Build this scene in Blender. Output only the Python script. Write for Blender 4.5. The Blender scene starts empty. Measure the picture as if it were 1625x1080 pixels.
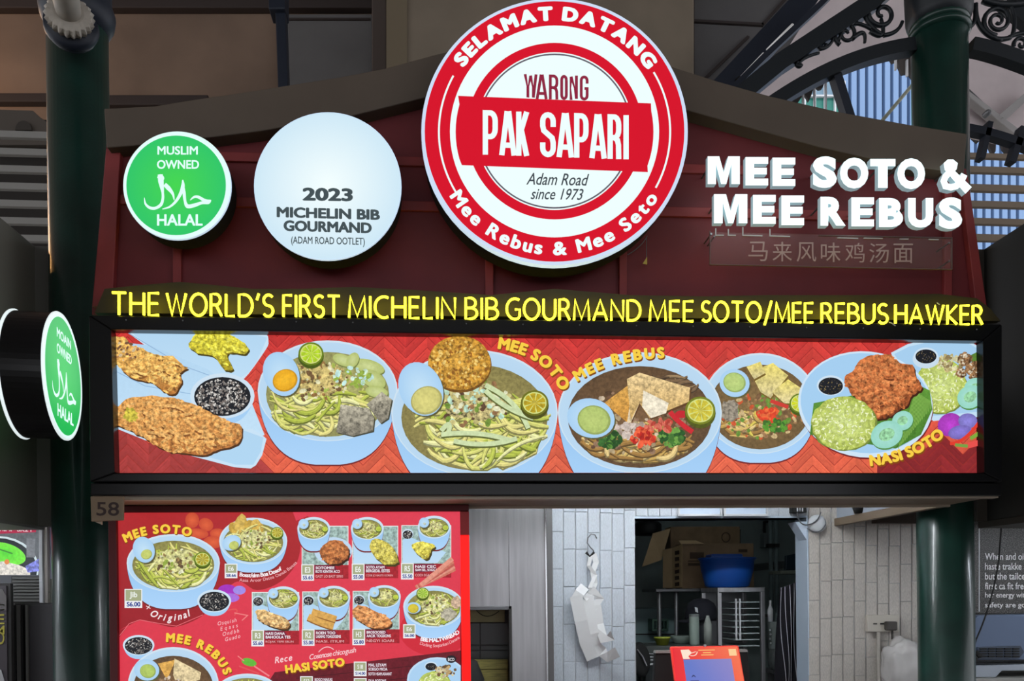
import bpy, bmesh, math, random
from mathutils import Vector, Matrix
random.seed(7)
rnd = random.random
SC = bpy.context.scene
COL = SC.collection
PI = math.pi

# ------------------------------------------------------------------ camera
IMG_W, IMG_H, FPX = 1625.0, 1080.0, 1300.0
CX, CY = 812.5, 943.0
YAW, ROLL = math.radians(4.4), math.radians(-0.66)
CAM = Vector((0, 0, 1.6))
ROT = Matrix.Rotation(-YAW, 3, 'Z') @ Matrix.Rotation(PI / 2, 3, 'X') @ Matrix.Rotation(ROLL, 3, 'Z')
cd = bpy.data.cameras.new('camera')
cam = bpy.data.objects.new('camera', cd)
COL.objects.link(cam)
cam.matrix_world = Matrix.Translation(CAM) @ ROT.to_4x4()
cd.sensor_width = 36.0
cd.lens = 36.0 * FPX / IMG_W
cd.shift_y = (CY - IMG_H / 2) / IMG_W
cd.clip_start, cd.clip_end = 0.05, 400
SC.camera = cam

# ------------------------------------------------------------------ world, sun, exposure
def s2l(c):
    c = c / 255.0
    return c / 12.92 if c <= 0.04045 else ((c + 0.055) / 1.055) ** 2.4
def rgb(c): return (s2l(c[0]), s2l(c[1]), s2l(c[2]), 1.0)
W = bpy.data.worlds.new('world'); SC.world = W; W.use_nodes = True
bg = W.node_tree.nodes['Background']
bg.inputs[0].default_value = (0.92, 0.94, 1.0, 1); bg.inputs[1].default_value = 1.5
sd = bpy.data.lights.new('sun', 'SUN'); sd.energy = 0.9; sd.angle = math.radians(2); sd.color = (1, 0.97, 0.92)
sun = bpy.data.objects.new('sun', sd); COL.objects.link(sun)
sun.rotation_euler = (math.radians(52), 0, math.radians(-25))
vs = SC.view_settings
vs.view_transform = 'Standard'; vs.look = 'None'; vs.exposure = 0.0; vs.gamma = 1.0; vs.use_curve_mapping = False

# ------------------------------------------------------------------ pixel -> place on a known plane
def ray(px, py):
    return ROT @ Vector(((px - CX) / FPX, -(py - CY) / FPX, -1.0))
def P(px, py, Y):
    d = ray(px, py); t = (Y - CAM.y) / d.y
    return CAM + d * t
def PXP(px, py, X):
    d = ray(px, py); t = (X - CAM.x) / d.x
    return CAM + d * t
def PZP(px, py, z):
    d = ray(px, py); t = (z - CAM.z) / d.z
    return CAM + d * t
def sc_at(Y): return Y / FPX          # metres for one pixel, about

# ------------------------------------------------------------------ materials
MATS = {}
def mat(name, c, rough=0.6, metal=0.0, var=0.0, vscale=8.0, bump=0.0, bscale=60.0, emit=0.0, alpha=1.0, trans=0.0, ior=1.45, stretch=None, coat=0.0):
    if name in MATS: return MATS[name]
    m = bpy.data.materials.new(name); m.use_nodes = True
    nt = m.node_tree; b = nt.nodes['Principled BSDF']
    b.inputs['Base Color'].default_value = rgb(c)
    b.inputs['Roughness'].default_value = rough; b.inputs['Metallic'].default_value = metal
    b.inputs['Coat Weight'].default_value = coat
    b.inputs['IOR'].default_value = ior
    if trans: b.inputs['Transmission Weight'].default_value = trans
    if alpha < 1: b.inputs['Alpha'].default_value = alpha
    if emit:
        b.inputs['Emission Color'].default_value = rgb(c); b.inputs['Emission Strength'].default_value = emit
    if var or bump:
        tc = nt.nodes.new('ShaderNodeTexCoord')
        src = tc.outputs['Object']
        if stretch:
            mp = nt.nodes.new('ShaderNodeMapping'); mp.inputs['Scale'].default_value = stretch
            nt.links.new(src, mp.inputs[0]); src = mp.outputs[0]
    if var:
        n = nt.nodes.new('ShaderNodeTexNoise'); n.inputs['Scale'].default_value = vscale; n.inputs['Detail'].default_value = 5
        nt.links.new(src, n.inputs['Vector'])
        r = nt.nodes.new('ShaderNodeValToRGB')
        lo = [max(0, v * (1 - var)) for v in c]; hi = [min(255, v * (1 + var)) for v in c]
        r.color_ramp.elements[0].color = rgb(lo); r.color_ramp.elements[0].position = 0.3
        r.color_ramp.elements[1].color = rgb(hi); r.color_ramp.elements[1].position = 0.7
        nt.links.new(n.outputs[0], r.inputs[0]); nt.links.new(r.outputs[0], b.inputs['Base Color'])
        if emit: nt.links.new(r.outputs[0], b.inputs['Emission Color'])
    if bump:
        n2 = nt.nodes.new('ShaderNodeTexNoise'); n2.inputs['Scale'].default_value = bscale; n2.inputs['Detail'].default_value = 6
        nt.links.new(src, n2.inputs['Vector'])
        bp = nt.nodes.new('ShaderNodeBump'); bp.inputs['Strength'].default_value = bump; bp.inputs['Distance'].default_value = 0.01
        nt.links.new(n2.outputs[0], bp.inputs['Height']); nt.links.new(bp.outputs[0], b.inputs['Normal'])
    MATS[name] = m
    return m

def print_mat(name, strength, gscale):
    """backlit print: the ink colour is a mesh colour attribute, its alpha says how grainy the photo print is"""
    m = bpy.data.materials.new(name); m.use_nodes = True; nt = m.node_tree
    b = nt.nodes['Principled BSDF']
    a = nt.nodes.new('ShaderNodeAttribute'); a.attribute_name = 'Col'
    g = nt.nodes.new('ShaderNodeNewGeometry')
    n = nt.nodes.new('ShaderNodeTexNoise'); n.inputs['Scale'].default_value = gscale; n.inputs['Detail'].default_value = 3.5; n.inputs['Roughness'].default_value = 0.65
    nt.links.new(g.outputs['Position'], n.inputs['Vector'])
    mr = nt.nodes.new('ShaderNodeMapRange'); mr.inputs['From Min'].default_value = 0.33; mr.inputs['From Max'].default_value = 0.66
    mr.inputs['To Min'].default_value = 0.12; mr.inputs['To Max'].default_value = 1.75
    nt.links.new(n.outputs[0], mr.inputs['Value'])
    mx = nt.nodes.new('ShaderNodeMix'); mx.data_type = 'FLOAT'
    mx.inputs['A'].default_value = 1.0
    nt.links.new(a.outputs['Alpha'], mx.inputs['Factor']); nt.links.new(mr.outputs[0], mx.inputs['B'])
    vm = nt.nodes.new('ShaderNodeVectorMath'); vm.operation = 'SCALE'
    nt.links.new(a.outputs['Color'], vm.inputs[0]); nt.links.new(mx.outputs['Result'], vm.inputs['Scale'])
    nt.links.new(vm.outputs[0], b.inputs['Emission Color']); b.inputs['Emission Strength'].default_value = strength
    b.inputs['Base Color'].default_value = (0.02, 0.02, 0.02, 1); b.inputs['Roughness'].default_value = 0.35
    b.inputs['Specular IOR Level'].default_value = 0.2
    MATS[name] = m
    return m
def ink_mat(name):
    """unlit print or paint: mesh colour attribute as plain base colour"""
    m = bpy.data.materials.new(name); m.use_nodes = True; nt = m.node_tree
    b = nt.nodes['Principled BSDF']; a = nt.nodes.new('ShaderNodeAttribute'); a.attribute_name = 'Col'
    nt.links.new(a.outputs['Color'], b.inputs['Base Color']); b.inputs['Roughness'].default_value = 0.5
    MATS[name] = m
    return m

# ------------------------------------------------------------------ objects
def rootof(o):
    while o.parent: o = o.parent
    return o
def tag(o, label=None, cat=None, group=None, kind=None):
    if label: o['label'] = label
    if cat: o['category'] = cat
    if group: o['group'] = group
    if kind: o['kind'] = kind
    return o
def thing(name, label, cat, loc=(0, 0, 0), group=None):
    o = bpy.data.objects.new(name, None); COL.objects.link(o); o.location = loc
    o.empty_display_size = 0.1
    return tag(o, label, cat, group)
class MB:
    """mesh builder in world coordinates"""
    def __init__(s): s.v = []; s.f = []; s.c = []; s.mi = []
    def add(s, vs, fs, mi=0):
        k = len(s.v); s.v += [Vector(v) for v in vs]; s.f += [[i + k for i in f] for f in fs]; s.mi += [mi] * len(fs); return s
    def box(s, x0, x1, y0, y1, z0, z1, mi=0):
        vs = [(x, y, z) for z in (z0, z1) for y in (y0, y1) for x in (x0, x1)]
        return s.add(vs, [(0, 2, 3, 1), (4, 5, 7, 6), (0, 1, 5, 4), (2, 6, 7, 3), (0, 4, 6, 2), (1, 3, 7, 5)], mi)
    def prism(s, pts, d, mi=0):
        """front polygon pts (world), pushed by vector d; concave outlines allowed"""
        n = len(pts); d = Vector(d)
        from mathutils.geometry import tessellate_polygon
        tr = tessellate_polygon([[Vector(p) for p in pts]])
        vs = [Vector(p) for p in pts] + [Vector(p) + d for p in pts]
        fs = [tuple(t) for t in tr] + [tuple(i + n for i in reversed(t)) for t in tr]
        fs += [(i, (i + 1) % n, (i + 1) % n + n, i + n) for i in range(n)]
        return s.add(vs, fs, mi)
    def pxpoly(s, pts, Y, th=0.02, mi=0):
        return s.prism([P(x, y, Y) for x, y in pts], (0, th, 0), mi)
    def pxrect(s, x0, y0, x1, y1, Y, th=0.02, mi=0):
        return s.pxpoly([(x0, y0), (x1, y0), (x1, y1), (x0, y1)], Y, th, mi)
    def tube(s, pts, r, n=8, closed=False, mi=0, caps=True):
        pts = [Vector(p) for p in pts]; m = len(pts)
        rs = r if isinstance(r, (list, tuple)) else [r] * m
        rings = []; up = None
        for i in range(m):
            if closed: t = pts[(i + 1) % m] - pts[i - 1]
            else: t = pts[min(i + 1, m - 1)] - pts[max(i - 1, 0)]
            if t.length < 1e-9: t = Vector((0, 0, 1))
            t.normalize()
            if up is None:
                a = Vector((0, 1, 0)) if abs(t.y) < 0.9 else Vector((1, 0, 0))
                up = (a - t * a.dot(t)).normalized()
            else:
                up = up - t * up.dot(t)
                up = up.normalized() if up.length > 1e-6 else Vector((0, 1, 0))
            bi = t.cross(up)
            rings.append([pts[i] + (up * math.cos(2 * PI * k / n) + bi * math.sin(2 * PI * k / n)) * rs[i] for k in range(n)])
        vs = [v for rg in rings for v in rg]; fs = []
        for i in range(m if closed else m - 1):
            j = (i + 1) % m
            for k in range(n):
                fs.append((i * n + k, i * n + (k + 1) % n, j * n + (k + 1) % n, j * n + k))
        if caps and not closed:
            fs.append(tuple(reversed(range(n)))); fs.append(tuple((m - 1) * n + k for k in range(n)))
        return s.add(vs, fs, mi)
    def lathe(s, prof, c, axis=(0, 0, 1), n=32, mi=0, sx=1.0, sy=1.0):
        """prof: (radius, height along axis)"""
        ax = Vector(axis).normalized(); a = Vector((1, 0, 0)) if abs(ax.x) < 0.9 else Vector((0, 1, 0))
        u = (a - ax * a.dot(ax)).normalized(); w = ax.cross(u); c = Vector(c); vs = []; fs = []
        for r, h in prof:
            for k in range(n):
                t = 2 * PI * k / n
                vs.append(c + ax * h + u * (r * sx * math.cos(t)) + w * (r * sy * math.sin(t)))
        for i in range(len(prof) - 1):
            for k in range(n):
                fs.append((i * n + k, i * n + (k + 1) % n, (i + 1) * n + (k + 1) % n, (i + 1) * n + k))
        fs.append(tuple(reversed(range(n)))); fs.append(tuple((len(prof) - 1) * n + k for k in range(n)))
        return s.add(vs, fs, mi)
    def build(s, name, m, parent=None, smooth=False, bevel=0.0, cols=None, sub=0):
        me = bpy.data.meshes.new(name)
        off = rootof(parent).location if parent else Vector((0, 0, 0))
        me.from_pydata([tuple(v - off) for v in s.v], [], s.f)
        ms = m if isinstance(m, (list, tuple)) else [m]
        for q in ms: me.materials.append(q)
        if len(ms) > 1:
            for p, i in zip(me.polygons, s.mi): p.material_index = i
        if cols:
            at = me.color_attributes.new('Col', 'FLOAT_COLOR', 'POINT')
            at.data.foreach_set('color', [x for c in cols for x in c])
        if not cols:
            bm = bmesh.new(); bm.from_mesh(me); bmesh.ops.recalc_face_normals(bm, faces=bm.faces); bm.to_mesh(me); bm.free()
        if smooth:
            for p in me.polygons: p.use_smooth = True
        o = bpy.data.objects.new(name, me); COL.objects.link(o)
        if parent: o.parent = parent
        if bevel:
            b = o.modifiers.new('bevel', 'BEVEL'); b.width = bevel; b.segments = 2; b.limit_method = 'ANGLE'; b.angle_limit = math.radians(40)
        if smooth == 'auto' or (smooth and bevel):
            pass
        if sub:
            q = o.modifiers.new('sub', 'SUBSURF'); q.levels = sub; q.render_levels = sub
        return o
def struct(o, label=None): 
    o['kind'] = 'structure'
    if label: o['label'] = label
    return o

# ------------------------------------------------------------------ lettering
GL = {}
def glyphs(text, offset=0.0, shear=0.0, extrude=0.0):
    key = (text, offset, shear, extrude)
    if key in GL: return GL[key]
    if not extrude and offset > .012:      # embolden by spreading the outline round a small circle
        v0, f0 = glyphs(text, 0.0, shear); vs = []; fs = []
        for i in range(10):
            k = len(vs); a = 2 * PI * (i + .5) / 10
            vs += [(v[0] + offset * 1.25 * math.cos(a), v[1] + offset * math.sin(a), 0) for v in v0]; fs += [tuple(j + k for j in f) for f in f0]
        GL[key] = (vs, fs)
        return GL[key]
    c = bpy.data.curves.new('t', 'FONT'); c.body = text; c.size = 1.0; c.offset = offset; c.shear = shear; c.extrude = extrude
    c.resolution_u = 4
    c.fill_mode = 'BOTH' if extrude else 'FRONT'
    o = bpy.data.objects.new('t', c); COL.objects.link(o); bpy.context.view_layer.update()
    me = bpy.data.meshes.new_from_object(o)
    me.calc_loop_triangles()
    vs = [(v.co.x, v.co.y, v.co.z) for v in me.vertices]
    if extrude: fs = [tuple(p.vertices) for p in me.polygons]
    else: fs = [tuple(t.vertices) for t in me.loop_triangles]
    bpy.data.objects.remove(o); bpy.data.curves.remove(c); bpy.data.meshes.remove(me)
    GL[key] = (vs, fs)
    return GL[key]
def bbox(vs):
    xs = [v[0] for v in vs]; ys = [v[1] for v in vs]
    return min(xs), max(xs), min(ys), max(ys)

def arc(cx, cy, rx, ry, a0, a1, n=10):
    return [(cx + rx * math.cos(math.radians(a0 + (a1 - a0) * i / n)), cy + ry * math.sin(math.radians(a0 + (a1 - a0) * i / n))) for i in range(n + 1)]
# single-line letters, height 1, (width, strokes)
def stroke_glyph(ch):
    if ch == 'T': return .66, [[(0, 1), (.66, 1)], [(.33, 1), (.33, 0)]]
    if ch == 'H': return .64, [[(0, 1), (0, 0)], [(.64, 1), (.64, 0)], [(0, .52), (.64, .52)]]
    if ch == 'E': return .48, [[(.48, 1), (0, 1), (0, 0), (.48, 0)], [(0, .53), (.43, .53)]]
    if ch == 'F': return .46, [[(.46, 1), (0, 1), (0, 0)], [(0, .52), (.42, .52)]]
    if ch == 'W': return 1.0, [[(0, 1), (.27, 0), (.5, .95), (.73, 0), (1, 1)]]
    if ch == 'M': return .84, [[(0, 0), (.06, 1), (.42, .05), (.78, 1), (.84, 0)]]
    if ch == 'O': return .84, [arc(.42, .5, .42, .5, 90, 450, 24)]
    if ch == 'C': return .66, [arc(.46, .5, .46, .5, 62, 298, 18)]
    if ch == 'G': return .72, [arc(.46, .5, .46, .5, 60, 292, 18) + [(.72, .14), (.72, .47), (.46, .47)]]
    if ch == 'D': return .70, [[(0, 0), (0, 1), (.25, 1)] + arc(.25, .5, .45, .5, 80, -80, 12) + [(.25, 0), (0, 0)]]
    if ch == 'R': return .56, [[(0, 0), (0, 1), (.24, 1)] + arc(.24, .75, .25, .25, 80, -80, 10) + [(.24, .5), (0, .5)], [(.27, .5), (.56, 0)]]
    if ch == 'P': return .56, [[(0, 0), (0, 1), (.28, 1)] + arc(.28, .74, .28, .26, 80, -80, 10) + [(.28, .48), (0, .48)]]
    if ch == 'B': return .56, [[(0, .52), (.24, .52)] + arc(.24, .76, .25, .24, -80, 80, 10) + [(.24, 1), (0, 1), (0, 0), (.26, 0)] + arc(.26, .26, .30, .26, -80, 80, 10) + [(.24, .52)]]
    if ch == 'L': return .44, [[(0, 1), (0, 0), (.44, 0)]]
    if ch == 'I': return .0, [[(0, 1), (0, 0)]]
    if ch == 'S': return .50, [arc(.27, .75, .25, .25, 40, 250, 12) + arc(.25, .25, .26, .25, 70, -145, 12)]
    if ch == 'U': return .64, [[(0, 1), (0, .35)] + arc(.32, .32, .32, .32, 180, 360, 12) + [(.64, .35), (.64, 1)]]
    if ch == 'N': return .66, [[(0, 0), (0, 1), (.66, 0), (.66, 1)]]
    if ch == 'A': return .74, [[(0, 0), (.37, 1), (.74, 0)], [(.13, .33), (.61, .33)]]
    if ch == 'K': return .56, [[(0, 1), (0, 0)], [(.54, 1), (.02, .48), (.56, 0)]]
    if ch == '/': return .42, [[(0, -.15), (.42, 1.08)]]
    if ch == "'": return .10, [[(.10, 1.05), (.0, .76)]]
    return .4, []
# condensed poster capitals: unit box 1 x 1
def poster_glyph(ch):
    if ch == 'P': return [[(0, 0), (0, 1), (.5, 1)] + arc(.5, .8, .5, .2, 80, 0, 4) + arc(.5, .6, .5, .2, 0, -80, 4) + [(.5, .4), (0, .4)]]
    if ch == 'R': return [[(0, 0), (0, 1), (.5, 1)] + arc(.5, .8, .5, .2, 80, 0, 4) + arc(.5, .68, .5, .2, 0, -80, 4) + [(.5, .48), (0, .48)], [(.5, .48), (.85, .42), (.97, .3), (1, 0)]]
    if ch == 'A': return [[(0, 0), (.44, 1.0)], [(.56, 1.0), (1, 0)], [(.44, .97), (.56, .97)], [(.16, .2), (.84, .2)]]
    if ch == 'K': return [[(0, 0), (0, 1)], [(1, 1), (.05, .42)], [(.32, .6), (1, 0)]]
    if ch == 'S': return [[(1, .70), (1, .82)] + arc(.5, .84, .5, .16, 0, 180, 8) + [(0, .72), (.1, .6), (.9, .42), (1, .3)] + arc(.5, .16, .5, .16, 0, -180, 8) + [(0, .3)]]
    if ch == 'I': return [[(.5, 0), (.5, 1)]]
    if ch == 'O': return [arc(.5, .84, .5, .16, 0, 180, 8) + arc(.5, .16, .5, .16, 180, 360, 8) + [(1, .84)]]
    if ch == 'G': return [[(1, .70), (1, .82)] + arc(.5, .84, .5, .16, 0, 180, 8) + arc(.5, .16, .5, .16, 180, 360, 8) + [(1, .48), (.55, .48)]]
    if ch == 'N': return [[(0, 0), (0, 1), (1, 0), (1, 1)]]
    if ch == 'W': return [[(0, 1), (.25, 0), (.5, 1), (.75, 0), (1, 1)]]
    return []

def ribbon(pts, w, taper=None):
    """2-D polyline -> list of quads (each 4 points), mitred"""
    n = len(pts); L = []; R = []
    for i in range(n):
        a = pts[max(i - 1, 0)]; b = pts[i]; c = pts[min(i + 1, n - 1)]
        d1 = (b[0] - a[0], b[1] - a[1]); d2 = (c[0] - b[0], c[1] - b[1])
        l1 = math.hypot(*d1) or 0; l2 = math.hypot(*d2) or 0
        n1 = (-d1[1] / l1, d1[0] / l1) if l1 else None
        n2 = (-d2[1] / l2, d2[0] / l2) if l2 else None
        if n1 is None and n2 is None: n1 = n2 = (0, 1)
        if n1 is None: n1 = n2
        if n2 is None: n2 = n1
        m = (n1[0] + n2[0], n1[1] + n2[1]); q = math.hypot(*m)
        if q < 0.3: m = n2; k = 1.0
        else:
            m = (m[0] / q, m[1] / q); k = min(1.0 / max(m[0] * n1[0] + m[1] * n1[1], 0.4), 2.2)
        h = (w[i] if isinstance(w, (list, tuple)) else w) / 2 * k
        L.append((b[0] + m[0] * h, b[1] + m[1] * h)); R.append((b[0] - m[0] * h, b[1] - m[1] * h))
    return [(L[i], L[i + 1], R[i + 1], R[i]) for i in range(n - 1)]

class Print:
    """flat print built from coloured triangles laid in thin layers on the plane y=Y (pixel frame of the photograph), clipped to its panel"""
    def __init__(s, Y, win=None, mapper=None, step=0.000015):
        s.Y = Y; s.win = win; s.layer = 0; s.base = 0; s.step = step; s.map = mapper
        s.v = []; s.f = []; s.c = []
    def _pt(s, p):
        if s.map: return s.map(p[0], p[1], s.layer * s.step)
        q = P(p[0], p[1], s.Y); q.y -= s.layer * s.step; return q
    def poly(s, pts, cols):
        """convex polygon with per-vertex colours, clipped"""
        vs = [(p[0], p[1], c) for p, c in zip(pts, cols)]
        if s.win:
            w = s.win; n = len(w)
            for i in range(n):
                a = w[i]; b = w[(i + 1) % n]
                side = lambda p: (b[0] - a[0]) * (p[1] - a[1]) - (b[1] - a[1]) * (p[0] - a[0])
                out = []
                for j in range(len(vs)):
                    p = vs[j]; q = vs[(j + 1) % len(vs)]; sp = side(p); sq = side(q)
                    if sp >= 0: out.append(p)
                    if (sp >= 0) != (sq >= 0):
                        t = sp / (sp - sq)
                        out.append((p[0] + (q[0] - p[0]) * t, p[1] + (q[1] - p[1]) * t, tuple(p[2][k] + (q[2][k] - p[2][k]) * t for k in range(4))))
                vs = out
                if len(vs) < 3: return
        k = len(s.v)
        for p in vs: s.v.append(s._pt(p)); s.c.append(p[2])
        s.f.append(list(range(k, k + len(vs))))
    @staticmethod
    def col(c, g=0.0): r = rgb(c); return (r[0], r[1], r[2], g)
    def up(s): s.layer += 1
    def shape(s, pts, c, g=0.0, c2=None):
        """any outline; c at the top, c2 at the bottom"""
        from mathutils.geometry import tessellate_polygon
        tr = tessellate_polygon([[Vector((p[0], p[1], 0)) for p in pts]])
        y0 = min(p[1] for p in pts); y1 = max(p[1] for p in pts)
        ca = s.col(c, g); cb = s.col(c2 or c, g)
        cc = [tuple(ca[k] + (cb[k] - ca[k]) * ((p[1] - y0) / max(y1 - y0, 1e-6)) for k in range(4)) for p in pts]
        for t in tr: s.poly([pts[i] for i in t], [cc[i] for i in t])
        s.up()
    def ell(s, cx, cy, rx, ry, c, g=0.0, rot=0.0, edge=None, n=28, wob=0.0, sq=1.0):
        """ellipse; colour c in the middle, edge colour at the rim"""
        ca = s.col(c, g); ce = s.col(edge or c, g); cr, sr = math.cos(math.radians(rot)), math.sin(math.radians(rot))
        pts = []
        for i in range(n):
            t = 2 * PI * i / n; k = 1 + wob * (rnd() - .5) * 2
            x = rx * k * math.copysign(abs(math.cos(t)) ** sq, math.cos(t)); y = ry * k * math.copysign(abs(math.sin(t)) ** sq, math.sin(t))
            pts.append((cx + x * cr - y * sr, cy + x * sr + y * cr))
        for i in range(n): s.poly([(cx, cy), pts[i], pts[(i + 1) % n]], [ca, ce, ce])
        s.up(); return pts
    def ring(s, cx, cy, r0, r1, c, n=96, a0=0, a1=360, ky=1.0):
        cc = s.col(c)
        for i in range(n):
            t0 = math.radians(a0 + (a1 - a0) * i / n); t1 = math.radians(a0 + (a1 - a0) * (i + 1) / n)
            q = [(cx + r * math.cos(t), cy + r * ky * math.sin(t)) for r, t in ((r0, t0), (r1, t0), (r1, t1), (r0, t1))]
            s.poly(q, [cc] * 4)
        s.up()
    def stroke(s, pts, w, c, g=0.0):
        cc = s.col(c, g)
        for q in ribbon(pts, w): s.poly(q, [cc] * 4)
        s.up()
    def text(s, t, x0, x1, y0, y1, c, bold=0.02, tilt=0.0, shear=0.0, fit=True):
        vs, fs = glyphs(t, bold, shear)
        if not vs: return
        a, b, lo, hi = bbox(vs); cc = s.col(c); xm = (x0 + x1) / 2; tl = math.tan(math.radians(tilt))
        q = []
        for v in vs:
            x = x0 + (v[0] - a) / (b - a) * (x1 - x0); y = y1 - (v[1] - lo) / (hi - lo) * (y1 - y0)
            q.append((x, y + (x - xm) * tl))
        for f in fs: s.poly([q[i] for i in f], [cc] * len(f))
        s.up()
    def path_text(s, t, path, h, c, bold=0.05, wk=1.0, shadow=None, shear=0.0, sdx=1.5, sdy=2.5):
        """letters set along a polyline (baseline), filling its length"""
        if shadow: s.path_text(t, [(x + sdx, y + sdy) for x, y in path], h, shadow, bold, wk)
        cum = [0]
        for i in range(len(path) - 1): cum.append(cum[-1] + math.dist(path[i], path[i + 1]))
        ref = bbox(glyphs('H', bold)[0]); k = h / (ref[3] - ref[2]); ws = []
        for ch in t:
            if ch == ' ': ws.append(.28)
            else: bb = bbox(glyphs(ch, bold, shear)[0]); ws.append(bb[1] - bb[0])
        tot = sum(ws); gap = (cum[-1] / (k * wk) - tot) / max(len(t) - 1, 1)
        x = 0; cc = s.col(c)
        for ch, wd in zip(t, ws):
            if ch != ' ':
                mid = (x + wd / 2) * k * wk
                for i in range(len(cum) - 1):
                    if mid <= cum[i + 1] or i == len(cum) - 2: break
                u = (mid - cum[i]) / max(cum[i + 1] - cum[i], 1e-6)
                px = path[i][0] + (path[i + 1][0] - path[i][0]) * u; py = path[i][1] + (path[i + 1][1] - path[i][1]) * u
                dx, dy = path[i + 1][0] - path[i][0], path[i + 1][1] - path[i][1]; l = math.hypot(dx, dy); dx /= l; dy /= l
                vs, fs = glyphs(ch, bold, shear); bb = bbox(vs); m = (bb[0] + bb[1]) / 2
                q = []
                for v in vs:
                    a = (v[0] - m) * k * wk; b = (v[1] - ref[2]) * k
                    q.append((px + a * dx + b * dy, py + a * dy - b * dx))
                for f in fs: s.poly([q[j] for j in f], [cc] * len(f))
            x += wd + gap
        s.up()
    def poster(s, t, boxes, c, w, y0, y1, tilt, x_ref):
        tl = math.tan(math.radians(tilt))
        for ch, (x0, x1) in zip(t, boxes):
            for st in poster_glyph(ch):
                h = w * .42; pts = []
                for i, (u, v) in enumerate(st):
                    y = y1 - h - v * (y1 - y0 - 2 * h)
                    if i in (0, len(st) - 1) and v in (0, 1): y = y1 if v == 0 else y0
                    x = x0 + w / 2 + u * (x1 - x0 - w); pts.append((x, y + (x - x_ref) * tl))
                cc = s.col(c)
                for q in ribbon(pts, w): s.poly(q, [cc] * 4)
        s.up()
    def build(s, name, m, parent):
        if not s.v: return None
        b = MB(); b.v = s.v; b.f = s.f; b.mi = [0] * len(s.f)
        o = b.build(name, m, parent, cols=s.c)
        s.v = []; s.f = []; s.c = []; s.base += 10; s.layer = s.base
        return o
def bez(p0, p1, p2, n=14):
    return [((1 - t) ** 2 * p0[0] + 2 * t * (1 - t) * p1[0] + t * t * p2[0], (1 - t) ** 2 * p0[1] + 2 * t * (1 - t) * p1[1] + t * t * p2[1]) for t in [i / n for i in range(n + 1)]]
def circ(cx, cy, r, a0, a1, n=40):
    """baseline arc, angles clockwise from straight up"""
    return [(cx + r * math.sin(math.radians(a0 + (a1 - a0) * i / n)), cy - r * math.cos(math.radians(a0 + (a1 - a0) * i / n))) for i in range(n + 1)]
# ------------------------------------------------------------------ shared materials
M_green = mat('iron green paint', (24, 54, 46), 0.3, 0.0, var=0.15, vscale=6, bump=0.06, bscale=90, coat=0.2)
M_iron = mat('dark iron paint', (20, 27, 32), 0.45, bump=0.05)
M_iron_b = mat('blue black steel paint', (26, 33, 46), 0.5, bump=0.05)
M_black = mat('black gloss laminate', (17, 18, 20), 0.28, var=0.2, vscale=3)
M_blackm = mat('black matte', (20, 20, 19), 0.7)
M_steel = mat('brushed stainless steel', (170, 170, 172), 0.32, 0.9, var=0.07, vscale=5, bump=0.03, bscale=30, stretch=(6, 6, .4))
M_steel_d = mat('dull grey steel', (120, 122, 124), 0.45, 0.7)
M_white = mat('white paint', (205, 208, 212), 0.6, var=0.04)
M_glow_w = mat('lit white acrylic', (236, 255, 255), 0.4, emit=1.05)
M_glow_rim = mat('lit pale acrylic rim', (196, 216, 240), 0.4, emit=0.85)
PR_LIT = print_mat('backlit food print', 1.0, 75.0)
PR_SIGN = print_mat('backlit sign print', 1.0, 40.0)
INK = ink_mat('printed ink')

# ------------------------------------------------------------------ the hall
b = MB(); b.box(-14, 16, -30, 30, -0.1, 0); struct(b.build('floor', mat('grey floor tiles', (120, 116, 110), 0.5, var=0.1)), 'grey tiled hall floor')
b = MB(); b.box(-14, 4.6, -45, 11.0, 9.0, 9.25); b.box(4.6, 16, -45, 9.0, 9.6, 9.8)
struct(b.build('ceiling', mat('hall ceiling paint', (120, 112, 110), 0.8, var=0.05)), 'tall dim hall ceiling over the stalls')

# far hall wall: brown timber boards with trims
M_brown = mat('brown board wall', (118, 100, 86), 0.8, var=0.10, vscale=1.2)
b = MB(); b.pxrect(-260, -260, 615, 420, 9.0, 0.12)
wf = struct(b.build('wall_far', M_brown), 'dim brown boarded wall high behind the stall')
M_trim = mat('dark brown trim', (52, 44, 42), 0.7)
for (x0, y0, x1, y1, Y, t) in ((-200, 147, 93, 161, 8.9, .1), (150, 150, 330, 166, 8.9, .1), (-200, -4, 615, 12, 8.9, .1)):
    b = MB(); b.pxrect(x0, y0, x1, y1, Y, t); b.build('trim_board', M_trim, wf, bevel=.01)
M_greyb = mat('grey panel board', (98, 98, 98), 0.8, var=0.06, vscale=2)
b = MB(); b.pxrect(442, 22, 590, 380, 8.85, .1); b.build('grey_panel', M_greyb, wf, bevel=.01)
b = MB(); b.pxrect(450, 28, 588, 31, 8.83, .02); b.build('panel_joint', M_trim, wf)
b = MB(); b.pxrect(590, -120, 613, 380, 8.6, .2); struct(b.build('trim_1', mat('grey brown trim', (84, 76, 72), .8), bevel=.01), 'grey vertical trim beside the beige pier')
# beige pier behind the round sign
b = MB(); b.pxrect(613, -160, 1102, 420, 8.0, .8)
pier = struct(b.build('wall_pier', mat('beige pier plaster', (128, 116, 100), 0.8, var=0.05, vscale=2), bevel=.02), 'broad beige plaster pier behind the round sign')
b = MB(); b.pxrect(613, -160, 646, 420, 7.97, .03); b.build('pier_edge', mat('beige pier edge', (116, 104, 84), .8), pier)
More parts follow.
